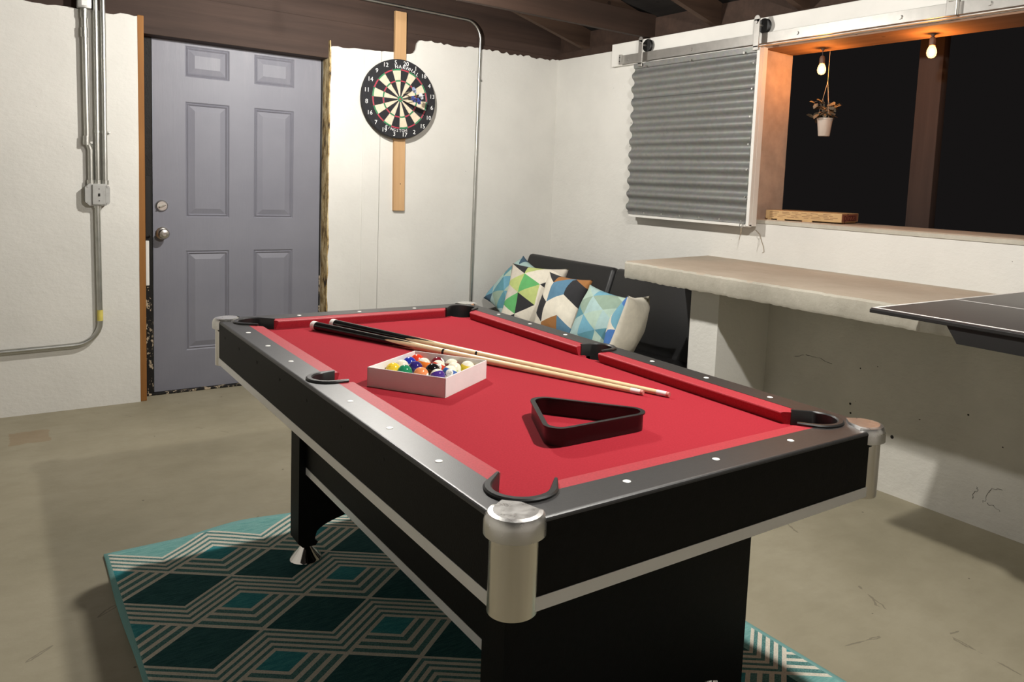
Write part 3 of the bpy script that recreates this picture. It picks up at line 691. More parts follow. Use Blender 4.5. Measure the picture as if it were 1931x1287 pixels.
# hanging plant
hp = empty('hanging_plant', (2.385, .628, 1.540), 0, 'small leafy plant in a white pot hanging outside the hatch', 'plant')
mb = MB(); mb.lathe([(.027, 0), (.029, .003), (.038, .082), (.040, .084), (.040, .092), (.035, .092), (.034, .08)], (0, 0, 0), 20); pt = obj('pot', mb, M['pot'], hp)
mb = MB(); mb.lathe([(.035, .078), (.001, .083)], (0, 0, 0), 16); obj('soil', mb, M['soil'], hp)
rnd = random.Random(21); mb = MB(); st = MB()
for k in range(46):
    a = rnd.uniform(0, 2 * PI); r = rnd.uniform(.015, .075); z = .10 + rnd.uniform(-.005, .08) - r * .25 * rnd.random()
    c = Vector((r * math.cos(a), r * math.sin(a), z)); st.tube([(0, 0, .08), (c.x * .5, c.y * .5, z + .01), c], .0012, 4)
    m = Matrix.Translation(c) @ Matrix.Rotation(a, 4, 'Z') @ Matrix.Rotation(rnd.uniform(-.5, .9), 4, 'Y') @ Matrix.Rotation(rnd.uniform(-.7, .7), 4, 'X'); s = rnd.uniform(.015, .026)
    vs = [m @ Vector(p) for p in ((-s, 0, 0), (-s * .3, -s * .75, .003), (s * .5, -s * .6, .002), (s, 0, -.003), (s * .5, s * .6, .002), (-s * .3, s * .75, .003), (0, 0, .006))]
    mb.add(vs, [(6, i, (i + 1) % 6) for i in range(6)], 0, True)
obj('foliage', mb, M['leaf'], hp); obj('stem', st, M['leaf'], hp)
mb = MB()
for k in range(3):
    a = k * 2.1; mb.tube([(.038 * math.cos(a), .038 * math.sin(a), .09), (0, 0, .28)], .001, 4)
mb.tube([(0, 0, .28), (0, 0, .4352)], .001, 4); obj('hanger_string', mb, M['string'], hp)
# pizza box
px0 = Vector((2.165, .788, 1.0985)); dv = Vector((.135, -.36, 0)).normalized(); ang = math.atan2(dv.y, dv.x)
pz = empty('pizza_box', px0, ang, 'flat cardboard box reading pizza on its end, lying on the hatch sill', 'box')
Lp, Wp, Hp = .385, .36, .050
mb = MB(); mb.box(0, Lp, 0, Wp, .006, Hp, .0015); mb.box(.06, .10, .0005, .02, 0, .007); mb.box(.19, .24, .0005, .02, 0, .007); mb.box(.01, .03, .001, .02, 0, .007); mb.box(.01, Lp - .01, .05, Wp - .01, 0, .0065); obj('carton', mb, M['cardboard'], pz)
mb = MB(); mb.box(Lp, Lp + .0006, .004, Wp - .02, .011, Hp - .004); ep = obj('printed_end', mb, M['cardred'], pz)
tm = text_mesh('pizza', .058, .0003); tm.xform(Matrix.Rotation(PI / 2, 4, 'Z') @ Matrix.Rotation(PI / 2, 4, 'X')); tm.xform(Matrix.Scale(2.3, 4, (0, 1, 0))); tm.move((Lp + .0012, .17, .030)); obj('lettering', tm, M['redprint'], ep)
mb = MB(); rnd = random.Random(3)
for z in (.017, .025, .033, .041):
    x_ = .02
    while x_ < Lp - .04:
        w = rnd.uniform(.015, .05); mb.box(x_, min(x_ + w, Lp - .02), -.0005, .0, z, z + .0022); x_ += w + rnd.uniform(.006, .03)
obj('printed_lines', mb, M['cardprint'], pz)

# ================================================================ LEDGE, PING-PONG PANEL
lz0, lz1 = .792, .874
mb = MB(); rnd = random.Random(15)
n = 240; XF = 1.405; vs = []
for i in range(n + 1):
    f = i / n; jx = rnd.uniform(-.0025, .0025); jb = noise.noise(Vector((i * .09, 3.3, 0))) * .005 + rnd.uniform(-.0022, .0022); jt = rnd.uniform(-.0015, .0015)
    for (x_, z_) in ((XF + .006 + jx, lz0 + jb), (XF + jx, lz0 + .012 + jb), (XF + jx * .6, lz1 - .010 + jt), (XF + .008, lz1 - .002 + jt), (XF + .03, lz1), (1.8, lz1 - .001), (XR, lz1 - .001), (XR, lz0), (1.6, lz0)):
        v0 = 1.012 + (1.155 - 1.012) * (x_ - XF) / (XR - XF); vs.append((x_, v0 + (-3.0 - v0) * f, z_))
m = 9
fs = [(i * m + k, i * m + (k + 1) % m, (i + 1) * m + (k + 1) % m, (i + 1) * m + k) for i in range(n) for k in range(m)] + [tuple(range(m)), tuple(range((n + 1) * m - 1, n * m - 1, -1))]
mb.add(vs, fs, 0, True)
tag(obj('concrete_ledge', mb, M['ledge'], origin=(XR, 0, lz0)), 'long rough grey concrete ledge along the right wall', 'ledge')
pp = empty('table_tennis_panel', (1.086, -.51, .883), 0, 'dark table tennis top with white lines lying on the concrete ledge', 'table top')
PW, PL = 1.045, .93
mb = MB(); mb.box(0, PW, -PL, 0, 0, .014, .003); obj('panel', mb, M['pp'], pp)
mb = MB(); z = .0142
mb.box(.004, PW - .004, -.014, -.003, z - .001, z + .0004); mb.box(.004, .015, -PL, -.014, z - .001, z + .0004); mb.box(PW / 2 - .024, PW / 2 - .018, -PL, -.014, z - .001, z + .0004); mb.box(PW - .015, PW - .004, -PL, -.014, z - .001, z + .0004)
obj('court_lines', mb, M['ppline'], pp)
mb = MB(); mb.box(-.002, PW, -PL, .002, -.002, .010, .002); obj('edge_band', mb, M['ppedge'], pp)
mb = MB(); mb.prism([(-.235, .0), (-.27, -.05), (-PL, -.05), (-PL, 0)], 'x', .006, .024); obj('folding_skirt', mb, M['ppedge'], pp)

# ================================================================ SOFA
so = empty('futon_sofa', (1.45, 1.66, 0), 0, 'black faux leather futon sofa against the right wall under the ledge end', 'sofa')
def cushion_box(x0, x1, y0, y1, z0, z1, bev, puff=.0):
    mb = MB(); mb.box(x0, x1, y0, y1, z0, z1, bev, 4); return mb
mb = cushion_box(-.42, .33, -.91, .01 - .012, .205, .355, .035); obj('seat_cushion', mb, M['leather'], so)
mb = cushion_box(-.42, .33, .002, .93, .205, .355, .035); obj('seat_cushion', mb, M['leather'], so)
tilt = Matrix.Translation((.30, 0, .33)) @ Matrix.Rotation(math.radians(19), 4, 'Y')
for a, b in ((-.91, -.004), (.004, .92)):
    mb = MB(); mb.box(0, .11, a, b, 0, .455, .03, 4); mb.xform(tilt); bk = obj('backrest', mb, M['leather'], so)
    for fr in (.33, .66):
        pass
mb = MB()
mb.box(-.36, .40, -.88, .90, .14, .205, .01)
obj('base_frame', mb, M['blackrubber'], so)
for lx, ly in ((-.33, -.82), (-.33, .84), (.30, -.82), (.30, .84)):
    mb = MB(); mb.lathe([(.018, 0), (.024, .14)], (lx, ly, 0), 14); obj('leg', mb, M['nickel'], so)

# ================================================================ PILLOWS
def pcol(n, c): return simple('pillow_' + n, c, .9, 0, .06, 40, .12, 300)
PC = dict(w=pcol('cream', (.74, .69, .58)), k=pcol('black', (.025, .025, .028)), g=pcol('green', (.12, .42, .14)), l=pcol('lime', (.48, .56, .20)), s=pcol('sand', (.60, .55, .47)),
          b=pcol('steel_blue', (.10, .22, .33)), o=pcol('rust', (.36, .16, .05)), t=pcol('teal', (.10, .27, .33)), m=pcol('mint', (.42, .55, .46)), a=pcol('aqua', (.38, .53, .52)), c=pcol('sky', (.16, .38, .50)),
          n=pcol('navy', (.045, .10, .16)), r=pcol('royal', (.06, .17, .45)), e=pcol('sage', (.28, .38, .30)))
keys = list(PC.keys())
def pillow(name, label, loc, xdir, ydir, size, thick, pat, seed, ncol=3, nrow=3, back='w', offs=0.0):
    """front = +normal side; xdir, ydir span the pillow"""
    rnd = random.Random(seed); S = size / 2
    xdir = Vector(xdir).normalized(); ydir = Vector(ydir); ydir = (ydir - xdir * ydir.dot(xdir)).normalized(); nd = xdir.cross(ydir)
    m = Matrix((xdir, ydir, nd)).transposed().to_4x4()
    def surf(x, y, side):
        u, v = x / S, y / S
        bx = x * (1 - .085 * (1 - v * v) * abs(u) ** 2); by = y * (1 - .085 * (1 - u * u) * abs(v) ** 2)
        h = max(0, (1 - u * u)) ** .55 * max(0, (1 - v * v)) ** .55
        wr = noise.noise(Vector((x * 9 + seed * 3.1, y * 9, side * 2.3))) * .011 + noise.noise(Vector((x * 26 + seed, y * 22, side))) * .0035
        return m @ Vector((bx, by, side * (thick * .5 * h + (wr * min(1, h * 3))) ))
    w = size / ncol; hgt = size / nrow
    tris = []
    for i in range(ncol):
        xa, xb = -S + i * w, -S + (i + 1) * w
        def ys(k):
            if k % 2 == 0: return [-S + j * hgt for j in range(nrow + 1)]
            return [-S] + [-S + (j + .5) * hgt for j in range(nrow)] + [S]
        A, B = ys(i), ys(i + 1); ia = ib = 0
        while ia < len(A) - 1 or ib < len(B) - 1:
            na = A[ia + 1] if ia < len(A) - 1 else 9; nb = B[ib + 1] if ib < len(B) - 1 else 9
            if (na <= nb and na < 9) if abs(na - nb) > 1e-6 else (ia <= ib): tris.append(((xa, A[ia]), (xb, B[ib]), (xa, A[ia + 1]))); ia += 1
            else: tris.append(((xa, A[ia]), (xb, B[ib]), (xb, B[ib + 1]))); ib += 1
    V = {}; vl = []; fl = []; mi = []
    def vid(x, y, side):
        edge = abs(abs(x) - S) < 1e-5 or abs(abs(y) - S) < 1e-5
        k = (round(x, 5), round(y, 5), 0 if edge else side)
        if k not in V: V[k] = len(vl); vl.append(surf(x, y, side))
        return V[k]
    for side in (1, -1):
        for ti, T in enumerate(tris):
            if side == 1: col = pat[ti % len(pat)] if isinstance(pat, str) else pat(T)
            else: col = back if len(back) == 1 else back[ti % len(back)]
            n = 6; P = {}
            for a in range(n + 1):
                for b in range(n + 1 - a):
                    c = n - a - b
                    P[a, b] = vid((T[0][0] * a + T[1][0] * b + T[2][0] * c) / n, (T[0][1] * a + T[1][1] * b + T[2][1] * c) / n, side)
            for a in range(n):
                for b in range(n - a):
                    fl.append([P[a, b], P[a + 1, b], P[a, b + 1]]); mi.append(keys.index(col))
                    if a + b < n - 1: fl.append([P[a + 1, b], P[a + 1, b + 1], P[a, b + 1]]); mi.append(keys.index(col))
    mb = MB(); mb.v = [tuple(v) for v in vl]; mb.f = fl; mb.mi = mi; mb.sm = [True] * len(fl)
    o = obj(name, mb, [PC[k] for k in keys], loc=loc, auto=False)
    tag(o, label, 'pillow', 'patterned throw pillows on the futon')
    return o
# pillow frames: x to the viewer's right along the sofa (-v), y upwards leaning back
pillow('throw_pillow', 'leftmost throw pillow, blue and grey triangles, slumped toward the sofa corner', (1.645, 2.365, .565), (-.2, -.95, -.18), (.61, -.27, .745), .39, .13, 'ncamtanaetcmaaatcmee', 3, 3, 3, 'e')
pillow('throw_pillow', 'throw pillow with green, lime, black and cream triangles', (1.565, 2.025, .545), (.44, -.90, .0), (.36, .16, .92), .40, .15, 'kwgslskswklgwlswwwkws', 5, 3, 3, 'w')
pillow('throw_pillow', 'throw pillow with rust, blue and black triangles, in the middle of the row', (1.475, 1.61, .555), (.10, -.99, -.01), (.33, .12, .93), .36, .15, 'wwkkwwkoowwbbobbwwkko', 8, 3, 3, 'w')
pillow('throw_pillow', 'crumpled mint and teal throw pillow beside the cream backed one', (1.45, 1.24, .535), (.10, -.98, -.10), (.38, .10, .90), .335, .15, 'maatemamtcmaecamtame', 13, 3, 3, 'm')
yv = Vector((.24, -.20, .93)); nv = Vector((-.48, .86, .12))
pillow('throw_pillow', 'rightmost throw pillow turned to show its plain cream back', (1.395, .965, .548), yv.cross(nv), yv, .35, .16, 'rcwrcrwccrwrcwrcrwcc', 17, 3, 3, 'w')

# ================================================================ RUG
t = NT('teal_lattice_rug')
sx = t.sep(t.obj()); x, y = sx[0], sx[1]
PU, PV, AA = .298, .34, .115
fx = t.math('FRACT', t.math('DIVIDE', t.math('ADD', x, .672 + 20 * PU), PU))
tri = t.math('SUBTRACT', 1.0, t.math('ABSOLUTE', t.math('SUBTRACT', t.math('MULTIPLY', fx, 2.0), 1.0)))
at = t.math('MULTIPLY', tri, AA)
d1 = t.math('MULTIPLY', t.math('FRACT', t.math('DIVIDE', t.math('SUBTRACT', t.math('ADD', y, 20 * PV - .313), at), PV)), PV)
def stripes(d, period, wid):
    f = t.math('FRACT', t.math('DIVIDE', d, period)); return t.math('LESS_THAN', f, wid)
inb = t.math('LESS_THAN', d1, .122)
s1 = t.math('MULTIPLY', inb, stripes(d1, .0275, .54))
e = t.math('SUBTRACT', t.math('ADD', d1, t.math('MULTIPLY', at, 2.0)), .34)
above = t.math('MULTIPLY', t.math('SUBTRACT', 1.0, inb), t.math('GREATER_THAN', e, 0.0))
es = t.math('LESS_THAN', e, .128)
s2 = t.math('MULTIPLY', above, t.math('MULTIPLY', es, stripes(e, .0375, .45)))
line = t.math('MAXIMUM', s1, s2)
small = t.math('MULTIPLY', above, t.math('SUBTRACT', 1.0, es))
nb = t.noise(90, 3, stretch=(.35, 2.4, 1)); nn = t.noise(240, 2)
big = t.ramp(nb, [(.3, (.018, .075, .080)), (.7, (.045, .14, .14))])
smallc = t.ramp(nb, [(.3, (.03, .22, .25)), (.7, (.08, .36, .38))])
gap = t.ramp(nn, [(.3, (.05, .15, .145)), (.7, (.16, .33, .31))])
inband = t.math('MAXIMUM', inb, t.math('MULTIPLY', above, es))
lit_teal = t.ramp(nb, [(.3, (.14, .36, .34)), (.7, (.26, .50, .47))])
big = t.mix(t.math('MAXIMUM', t.math('GREATER_THAN', y, .655), t.math('GREATER_THAN', x, .52)), big, lit_teal)  # big diamonds past the table's shadow painted paler, lamp light put into the colour
col = t.mix(inband, big, gap); col = t.mix(small, col, smallc)
col = t.mix(line, col, t.ramp(nn, [(.3, (.62, .58, .48)), (.7, (.78, .74, .64))]))
bx = t.math('MAXIMUM', t.math('GREATER_THAN', t.math('ABSOLUTE', t.math('ADD', x, .0975)), .711), t.math('GREATER_THAN', t.math('ABSOLUTE', t.math('ADD', y, .17)), 1.046))
col = t.mix(bx, col, (.20, .40, .385))
t.set(col, .95, spec=.1)
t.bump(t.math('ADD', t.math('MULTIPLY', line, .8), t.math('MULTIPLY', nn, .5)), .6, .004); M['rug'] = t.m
RX0, RX1, RY0, RY1 = -.822, .627, -1.229, .888
mb = MB(); nx, ny = 58, 84; vs = []
def rug_h(x, y): 
    k = max(0, 1 - (RY1 - y) / .22); return .0075 + k * k * .012 * max(0, math.sin((x + .60) * 7.5)) * (1 if x < -.1 else 0)
for j in range(ny + 1):
    for i in range(nx + 1):
        x_ = RX0 + (RX1 - RX0) * i / nx; y_ = RY0 + (RY1 - RY0) * j / ny
        yy = y_ + (.012 * math.exp(-((x_ + .42) / .09) ** 2) if j == ny else 0)
        vs.append((x_ + .003 * math.sin(y_ * 9) * (1 if i == 0 else 0), yy, rug_h(x_, y_)))
N1 = len(vs)
fs = [(j * (nx + 1) + i, j * (nx + 1) + i + 1, (j + 1) * (nx + 1) + i + 1, (j + 1) * (nx + 1) + i) for j in range(ny) for i in range(nx)]
bnd = [i for i in range(nx + 1)] + [(j) * (nx + 1) + nx for j in range(1, ny + 1)] + [ny * (nx + 1) + i for i in range(nx - 1, -1, -1)] + [j * (nx + 1) for j in range(ny - 1, 0, -1)]
low = [(vs[b][0], vs[b][1], vs[b][2] - .0068) for b in bnd]; vs += low
for k in range(len(bnd)):
    k2 = (k + 1) % len(bnd); fs.append((bnd[k2], bnd[k], N1 + k, N1 + k2))
mb.add(vs, fs, 0, True)
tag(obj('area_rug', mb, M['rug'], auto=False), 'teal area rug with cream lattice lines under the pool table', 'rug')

# ================================================================ POOL TABLE
ZT, ZF = .7308, .7003
HU, HV = .490, .938
pt_ = empty('pool_table', (0, 0, 0), -math.radians(.5276), 'black pool table with red cloth and chrome corners', 'pool table')
CU, CV = .422, .857       # outer edge of cushions
NU, NV = .380, .818       # nose
CC = (.393, .822)
def corner_u(r, arm_d, arm_e, n=14):
    """U outline round the (+,+) corner pocket, local dir d outward, e from +u side to +v side"""
    pts = []
    pts.append((-arm_d, arm_e)); 
    for i in range(n + 1):
        a = PI / 2 - PI * i / n; pts.append((r * math.cos(a), r * math.sin(a)))
    pts.append((-arm_d, -arm_e))
    k = 1 / math.sqrt(2)
    # d=(k,k); e=(-k,k)
    return [(CC[0] + d * k - e * k, CC[1] + d * k + e * k) for d, e in pts]
SC = (.4245, 0.0)
def side_u(r, arm_d, arm_e, n=14):
    pts = [(SC[0] - arm_d, arm_e)] + [(SC[0] + r * math.cos(PI / 2 - PI * i / n), r * math.sin(PI / 2 - PI * i / n)) for i in range(n + 1)] + [(SC[0] - arm_d, -arm_e)]
    return pts
RC, RSd = .055, .048
k2 = 1 / math.sqrt(2)
def arc_pts(c, r, p_from, p_to, n=10):
    a0 = math.atan2(p_from[1] - c[1], p_from[0] - c[0]); a1 = math.atan2(p_to[1] - c[1], p_to[0] - c[0])
    while a1 - a0 > PI: a1 -= 2 * PI
    while a1 - a0 < -PI: a1 += 2 * PI
    return [(c[0] + r * math.cos(a0 + (a1 - a0) * i / n), c[1] + r * math.sin(a0 + (a1 - a0) * i / n)) for i in range(n + 1)]
apex = (CC[0] + RC * k2, CC[1] + RC * k2)
xl = (CU, CC[1] - math.sqrt(RC ** 2 - (CU - CC[0]) ** 2)); ys_ = (CC[0] - math.sqrt(RC ** 2 - (CV - CC[1]) ** 2), CV)
sy = math.sqrt(RSd ** 2 - (CU - SC[0]) ** 2)
long_half = [(HU, 0)] 
upper = [(HU, HV)] + arc_pts(CC, RC, apex, xl) 
side_arc = arc_pts(SC, RSd, (CU, sy), (SC[0] + RSd, 0), 8)
half = [(HU, HV - .030), (HU - .0125, HV - .0125)] + arc_pts(CC, RC, apex, xl) + side_arc      # ends at (SC+R,0)
lower = [(a, -b) for a, b in half[::-1]][1:]
long_poly = half + lower
short_poly = [(HU - .030, HV), (HU - .0125, HV - .0125)] + arc_pts(CC, RC, apex, ys_) ; short_poly = short_poly + [(-a, b) for a, b in short_poly[::-1]]
def rail(poly, sgnx, sgny, name, outer):
    mb = MB(); p = [(a * sgnx, b * sgny) for a, b in poly]
    bm = bmesh.new(); z0 = ZF - .004
    a = [bm.verts.new((q[0], q[1], z0)) for q in p]; b = [bm.verts.new((q[0], q[1], ZT)) for q in p]
    f1 = bm.faces.new(a); f2 = bm.faces.new(b); n = len(p)
    for i in range(n): bm.faces.new((a[i], a[(i + 1) % n], b[(i + 1) % n], b[i]))
    ed = [e for e in bm.edges if all(v.co.z > ZT - 1e-4 for v in e.verts) and all((abs(abs(v.co.x) - HU) < 1e-4) if outer == 'x' else (abs(abs(v.co.y) - HV) < 1e-4) for v in e.verts)]
    bmesh.ops.bevel(bm, geom=ed, offset=.007, segments=4, profile=.5, affect='EDGES')
    bm.normal_update(); bmesh.ops.triangulate(bm, faces=[f for f in bm.faces if len(f.verts) > 4], ngon_method='EAR_CLIP')
    bmesh.ops.recalc_face_normals(bm, faces=bm.faces[:])
    mb.bm(bm); 
    for i, f in enumerate(mb.f):
        if all((abs(mb.v[j][0]) > HU - .0004) if outer == 'x' else (abs(mb.v[j][1]) > HV - .0004) for j in f): mb.mi[i] = 1
    return obj(name, mb, [M['rail'], M['blacklam']], pt_)
def sights(parent, pts):
    for (a, b) in pts:
        mb = MB(); mb.lathe([(.0072, -.002), (.0072, .0006), (.006, .0011)], (a, b, ZT), 16); obj('sight', mb, M['sight'], parent)
SU, SVv, dl, ds = .4535, .889, .2153, .2205
r1 = rail(long_poly, 1, 1, 'rail', 'x'); sights(r1, [(SU, k * dl) for k in (-3, -2, -1, 1, 2, 3)])
r2 = rail(long_poly, -1, 1, 'rail', 'x'); sights(r2, [(-SU, k * dl) for k in (-3, -2, -1, 1, 2, 3)])
r3 = rail(short_poly, 1, 1, 'rail', 'y'); sights(r3, [(k * ds, SVv) for k in (-1, 0, 1)])
r4 = rail(short_poly, 1, -1, 'rail', 'y'); sights(r4, [(k * ds, -SVv) for k in (-1, 0, 1)])
# cushions
def cushion(axis, s, a0, a1, n0, n1):
    """axis 'x': long cushion on side s, runs along v; outer a0..a1, nose n0..n1"""
    mb = MB(); O, Nn = (CU, NU) if axis == 'x' else (CV, NV)
    prof = [(O, ZF), (O, ZT - .0008), (Nn + .004, ZT - .0016), (Nn + .0008, ZT - .0035), (Nn, ZT - .006), (Nn + .001, ZT - .010), (Nn + .007, ZF)]
    vs = []
    for end in (0, 1):
        for (r, z) in prof:
            f = (O - r) / (O - Nn); w = (a0 + (n0 - a0) * f) if end == 0 else (a1 + (n1 - a1) * f)
            vs.append((s * r, w, z) if axis == 'x' else (w, s * r, z))
    n = len(prof); fs = [(i, (i + 1) % n, n + (i + 1) % n, n + i) for i in range(n)] + [tuple(range(n)), tuple(range(2 * n - 1, n - 1, -1))]
    mb.add(vs, fs); return obj('cushion', mb, M['cushion'], pt_)
for s in (1, -1):
    cushion('x', s, .0475, .778, .054, .738); cushion('x', s, -.778, -.0475, -.738, -.054)
    cushion('y', s, -.352, .352, -.312, .312)
# playfield with pocket notches
fieldp = []
PUx, PVy = .405, .838
def notch_corner():
    r = .046; c = (CC[0] + .006, CC[1] + .006)
    p1 = (PUx, c[1] - math.sqrt(r * r - (PUx - c[0]) ** 2)); p2 = (c[0] - math.sqrt(r * r - (PVy - c[1]) ** 2), PVy)
    a0 = math.atan2(p1[1] - c[1], p1[0] - c[0]); a1 = math.atan2(p2[1] - c[1], p2[0] - c[0])
    if a1 > a0: a1 -= 2 * PI
    return [(c[0] + r * math.cos(a0 + (a1 - a0) * i / 14), c[1] + r * math.sin(a0 + (a1 - a0) * i / 14)) for i in range(15)]
def notch_side():
    r = .042; c = (SC[0] + .004, 0); y = math.sqrt(r * r - (PUx - c[0]) ** 2)
    a0 = math.atan2(y, PUx - c[0]); a1 = 2 * PI - a0
    return [(c[0] + r * math.cos(a0 + (a1 - a0) * i / 12), c[1] + r * math.sin(a0 + (a1 - a0) * i / 12)) for i in range(13)][::-1]
nc, nsd = notch_corner(), notch_side()
Q1 = nc; Q2 = [(-a, b) for a, b in nc[::-1]]; Q3 = [(-a, -b) for a, b in nc]; Q4 = [(a, -b) for a, b in nc[::-1]]
poly = nsd + Q1 + Q2 + [(-a, -b) for a, b in nsd] + Q3 + Q4
mb = MB(); mb.prism(poly, 'z', ZF - .018, ZF); obj('playfield', mb, M['felt'], pt_)
# pockets
def pocket(outline, mx, my, bag_c, bag_r):
    p = [(a * mx, b * my) for a, b in outline]; n = len(p); root_name = 'pocket_liner'
    mb = MB(); vs = []; 
    # cross-section (offset outward, z)
    sec = [(-.006, ZF - .06), (-.006, ZT + .003), (-.003, ZT + .006), (.006, ZT + .006), (.009, ZT + .0035), (.009, ZT + .0003), (-.001, ZT + .0003), (-.001, ZF - .06)]
    for i in range(n):
        a = Vector(p[max(i - 1, 0)]); b = Vector(p[min(i + 1, n - 1)]); d = (b - a).normalized(); nr = Vector((d.y, -d.x))
        cen = Vector((bag_c[0] * mx, bag_c[1] * my))
        if nr.dot(Vector(p[i]) - cen) < 0: nr = -nr
        tp = 1.0 if 0 < i < n - 1 else .45
        for (o_, z_) in sec:
            q = Vector(p[i]) + nr * (o_ * tp); zz = z_
            if zz < ZF - .03 and i in (0, 1, n - 2, n - 1): zz = ZF - .004
            vs.append((q.x, q.y, zz))
    m = len(sec); fs = [(i * m + k, i * m + (k + 1) % m, (i + 1) * m + (k + 1) % m, (i + 1) * m + k) for i in range(n - 1) for k in range(m)]
    fs += [tuple(range(m)), tuple(range(n * m - 1, (n - 1) * m - 1, -1))]
    mb.add(vs, fs, 0, True); L_ = obj('pocket_liner', mb, M['liner'], pt_)
    mb = MB(); mb.lathe([(bag_r, ZF - .019), (bag_r * .98, ZF - .06), (bag_r * .8, ZF - .105), (.001, ZF - .11)], (bag_c[0] * mx, bag_c[1] * my, 0), 22, 'z', 0, True, False); obj('pocket_bag', mb, M['dark'], L_)
cu_ = corner_u(RC - .001, .046, .050); su_ = side_u(RSd - .001, .030, .050)
for mx in (1, -1):
    for my in (1, -1): pocket(cu_, mx, my, (CC[0] + .006, CC[1] + .006), .050)
    pocket(su_, mx, 1, (SC[0] + .002, 0), .046)
# aprons with silver strip
AU, AV, AZ0, AZ1 = .487, .935, .606, .6985
for s in (1, -1):
    mb = MB(); mb.box(*sorted((s * AU, s * (AU - .018))), -AV + .03, AV - .03, .583, AZ1, .001); ap = obj('side_apron', mb, M['blacklam'], pt_)
    mb = MB(); mb.box(*sorted((s * (AU + .0015), s * AU)), -AV + .035, AV - .035, .583, .606, .0005); obj('silver_strip', mb, M['silver'], ap)
    for vv in (.80, .62, .42, .20, -.02, -.25, -.48):
        mb = MB(); mb.lathe([(.0045, 0), (.0045, .0008)], (s * AU - (.0008 if s < 0 else 0), vv, .688), 8, 'x'); obj('screw_head', mb, M['dark'], ap)
    mb = MB(); mb.box(-AU + .03, AU - .03, *sorted((s * AV, s * (AV - .018))), .583, AZ1, .001); ap = obj('end_apron', mb, M['blacklam'], pt_)
    mb = MB(); mb.box(-AU + .035, AU - .035, *sorted((s * (AV + .0015), s * AV)), .583, .606, .0005); obj('silver_strip', mb, M['silver'], ap)
mb = MB(); mb.box(-.468, .468, -.916, .916, .590, .597); mb.box(-.30, .30, -.62, .62, .50, .59); obj('underside_panel', mb, M['blacklam'], pt_)
# corner castings
for mx in (1, -1):
    for my in (1, -1):
        cx, cy = .4545, .9025; r = .0395
        mb = MB(); ins = [(.40, .42)]
        a0, a1 = -PI * .36, PI * .86
        def ringpts(r, n=22): return [(cx + r * math.cos(a0 + (a1 - a0) * i / n), cy + r * math.sin(a0 + (a1 - a0) * i / n)) for i in range(n + 1)]
        ap1 = (CC[0] + .070 * k2 + .016 * k2, CC[1] + .070 * k2 - .016 * k2); ap2 = (CC[0] + .070 * k2 - .016 * k2, CC[1] + .070 * k2 + .016 * k2)
        lay = [(r - .004, ZT + .0065, 0), (r + .003, ZT + .0045, 0), (r + .0075, ZT - .002, 0), (r + .0095, ZT - .010, 0), (r + .0095, ZT - .028, 0), (r + .001, ZT - .032, 0)]
        vs = []; nn_ = 23
        for (rr, z, _) in lay: vs += [(a * mx, b * my, z) for a, b in ringpts(rr)]
        fs = [(k * nn_ + i, k * nn_ + i + 1, (k + 1) * nn_ + i + 1, (k + 1) * nn_ + i) for k in range(len(lay) - 1) for i in range(nn_ - 1)]
        o0 = len(vs); vs += [(ap1[0] * mx, ap1[1] * my, ZT + .0065), (ap2[0] * mx, ap2[1] * my, ZT + .0065), (ap1[0] * mx, ap1[1] * my, ZT - .001), (ap2[0] * mx, ap2[1] * my, ZT - .001)]
        fs += [(o0, o0 + 1, o0 + 3, o0 + 2), (0, o0, o0 + 2, nn_ * 2), (nn_ - 1, o0 + 1, o0 + 3, nn_ * 3 - 1)]
        mb.add(vs, fs, 0, True)
        mb.add([vs[i] for i in range(nn_)] + [vs[o0 + 1], vs[o0]], [tuple(range(nn_ + 2))], 0, False)
        cap = obj('corner_cap', mb, M['chrome'], pt_)
        mb = MB(); n_ = 26; b0, b1 = -PI * .42, PI * .92
        ring = [(cx + r * math.cos(b0 + (b1 - b0) * i / n_), cy + r * math.sin(b0 + (b1 - b0) * i / n_)) for i in range(n_ + 1)] + [(cx - .022, cy + .0), (cx, cy - .022)]
        mb.prism([(a * mx, b * my) for a, b in ring], 'z', .578, ZT - .030, smooth=True); obj('corner_post', mb, M['post_metal'], cap)
# leg panels
for (v0, v1) in ((.495, .575), (-.70, -.62)):
    pl = [(-.34, .078), (-.325, .062), (-.285, .062), (-.278, .072), (-.288, .082), (-.285, .098)]
    pl += [(-.285 + .285 * (1 - math.cos(a)), .098 + .060 * math.sin(a)) for a in [PI / 2 * k / 10 for k in range(1, 11)]]
    pl = pl + [(-a, b) for a, b in pl[::-1][1:]]
    pl = pl + [(.34, .585), (-.34, .585)]
    if v0 < 0: pl = [(a + (.012 if a > 0 else 0.004), b - (.040 if b < .3 else 0)) for a, b in pl]
    mb = MB(); mb.prism(pl, 'y', v0, v1); lg = obj('leg_panel', mb, M['blacklam'], pt_)
    for s in (1, -1):
        mb = MB(); mb.lathe([(.048, .008), (.050, .010), (.048, .014), (.020, .046), (.013, .064)], (s * .304, (v0 + v1) / 2, 0), 26); obj('leveling_foot', mb, M['brightchrome'], lg)
for s in (1, -1):
    mb = MB(); mb.box(*sorted((s * .318, s * .300)), -.62, .495, .300, .455, .001); stt = obj('stretcher', mb, M['blacklam'], pt_)
    mb = MB(); mb.box(*sorted((s * .3195, s * .318)), -.62, .495, .300, .322, .0004); obj('silver_strip', mb, M['silver'], stt)

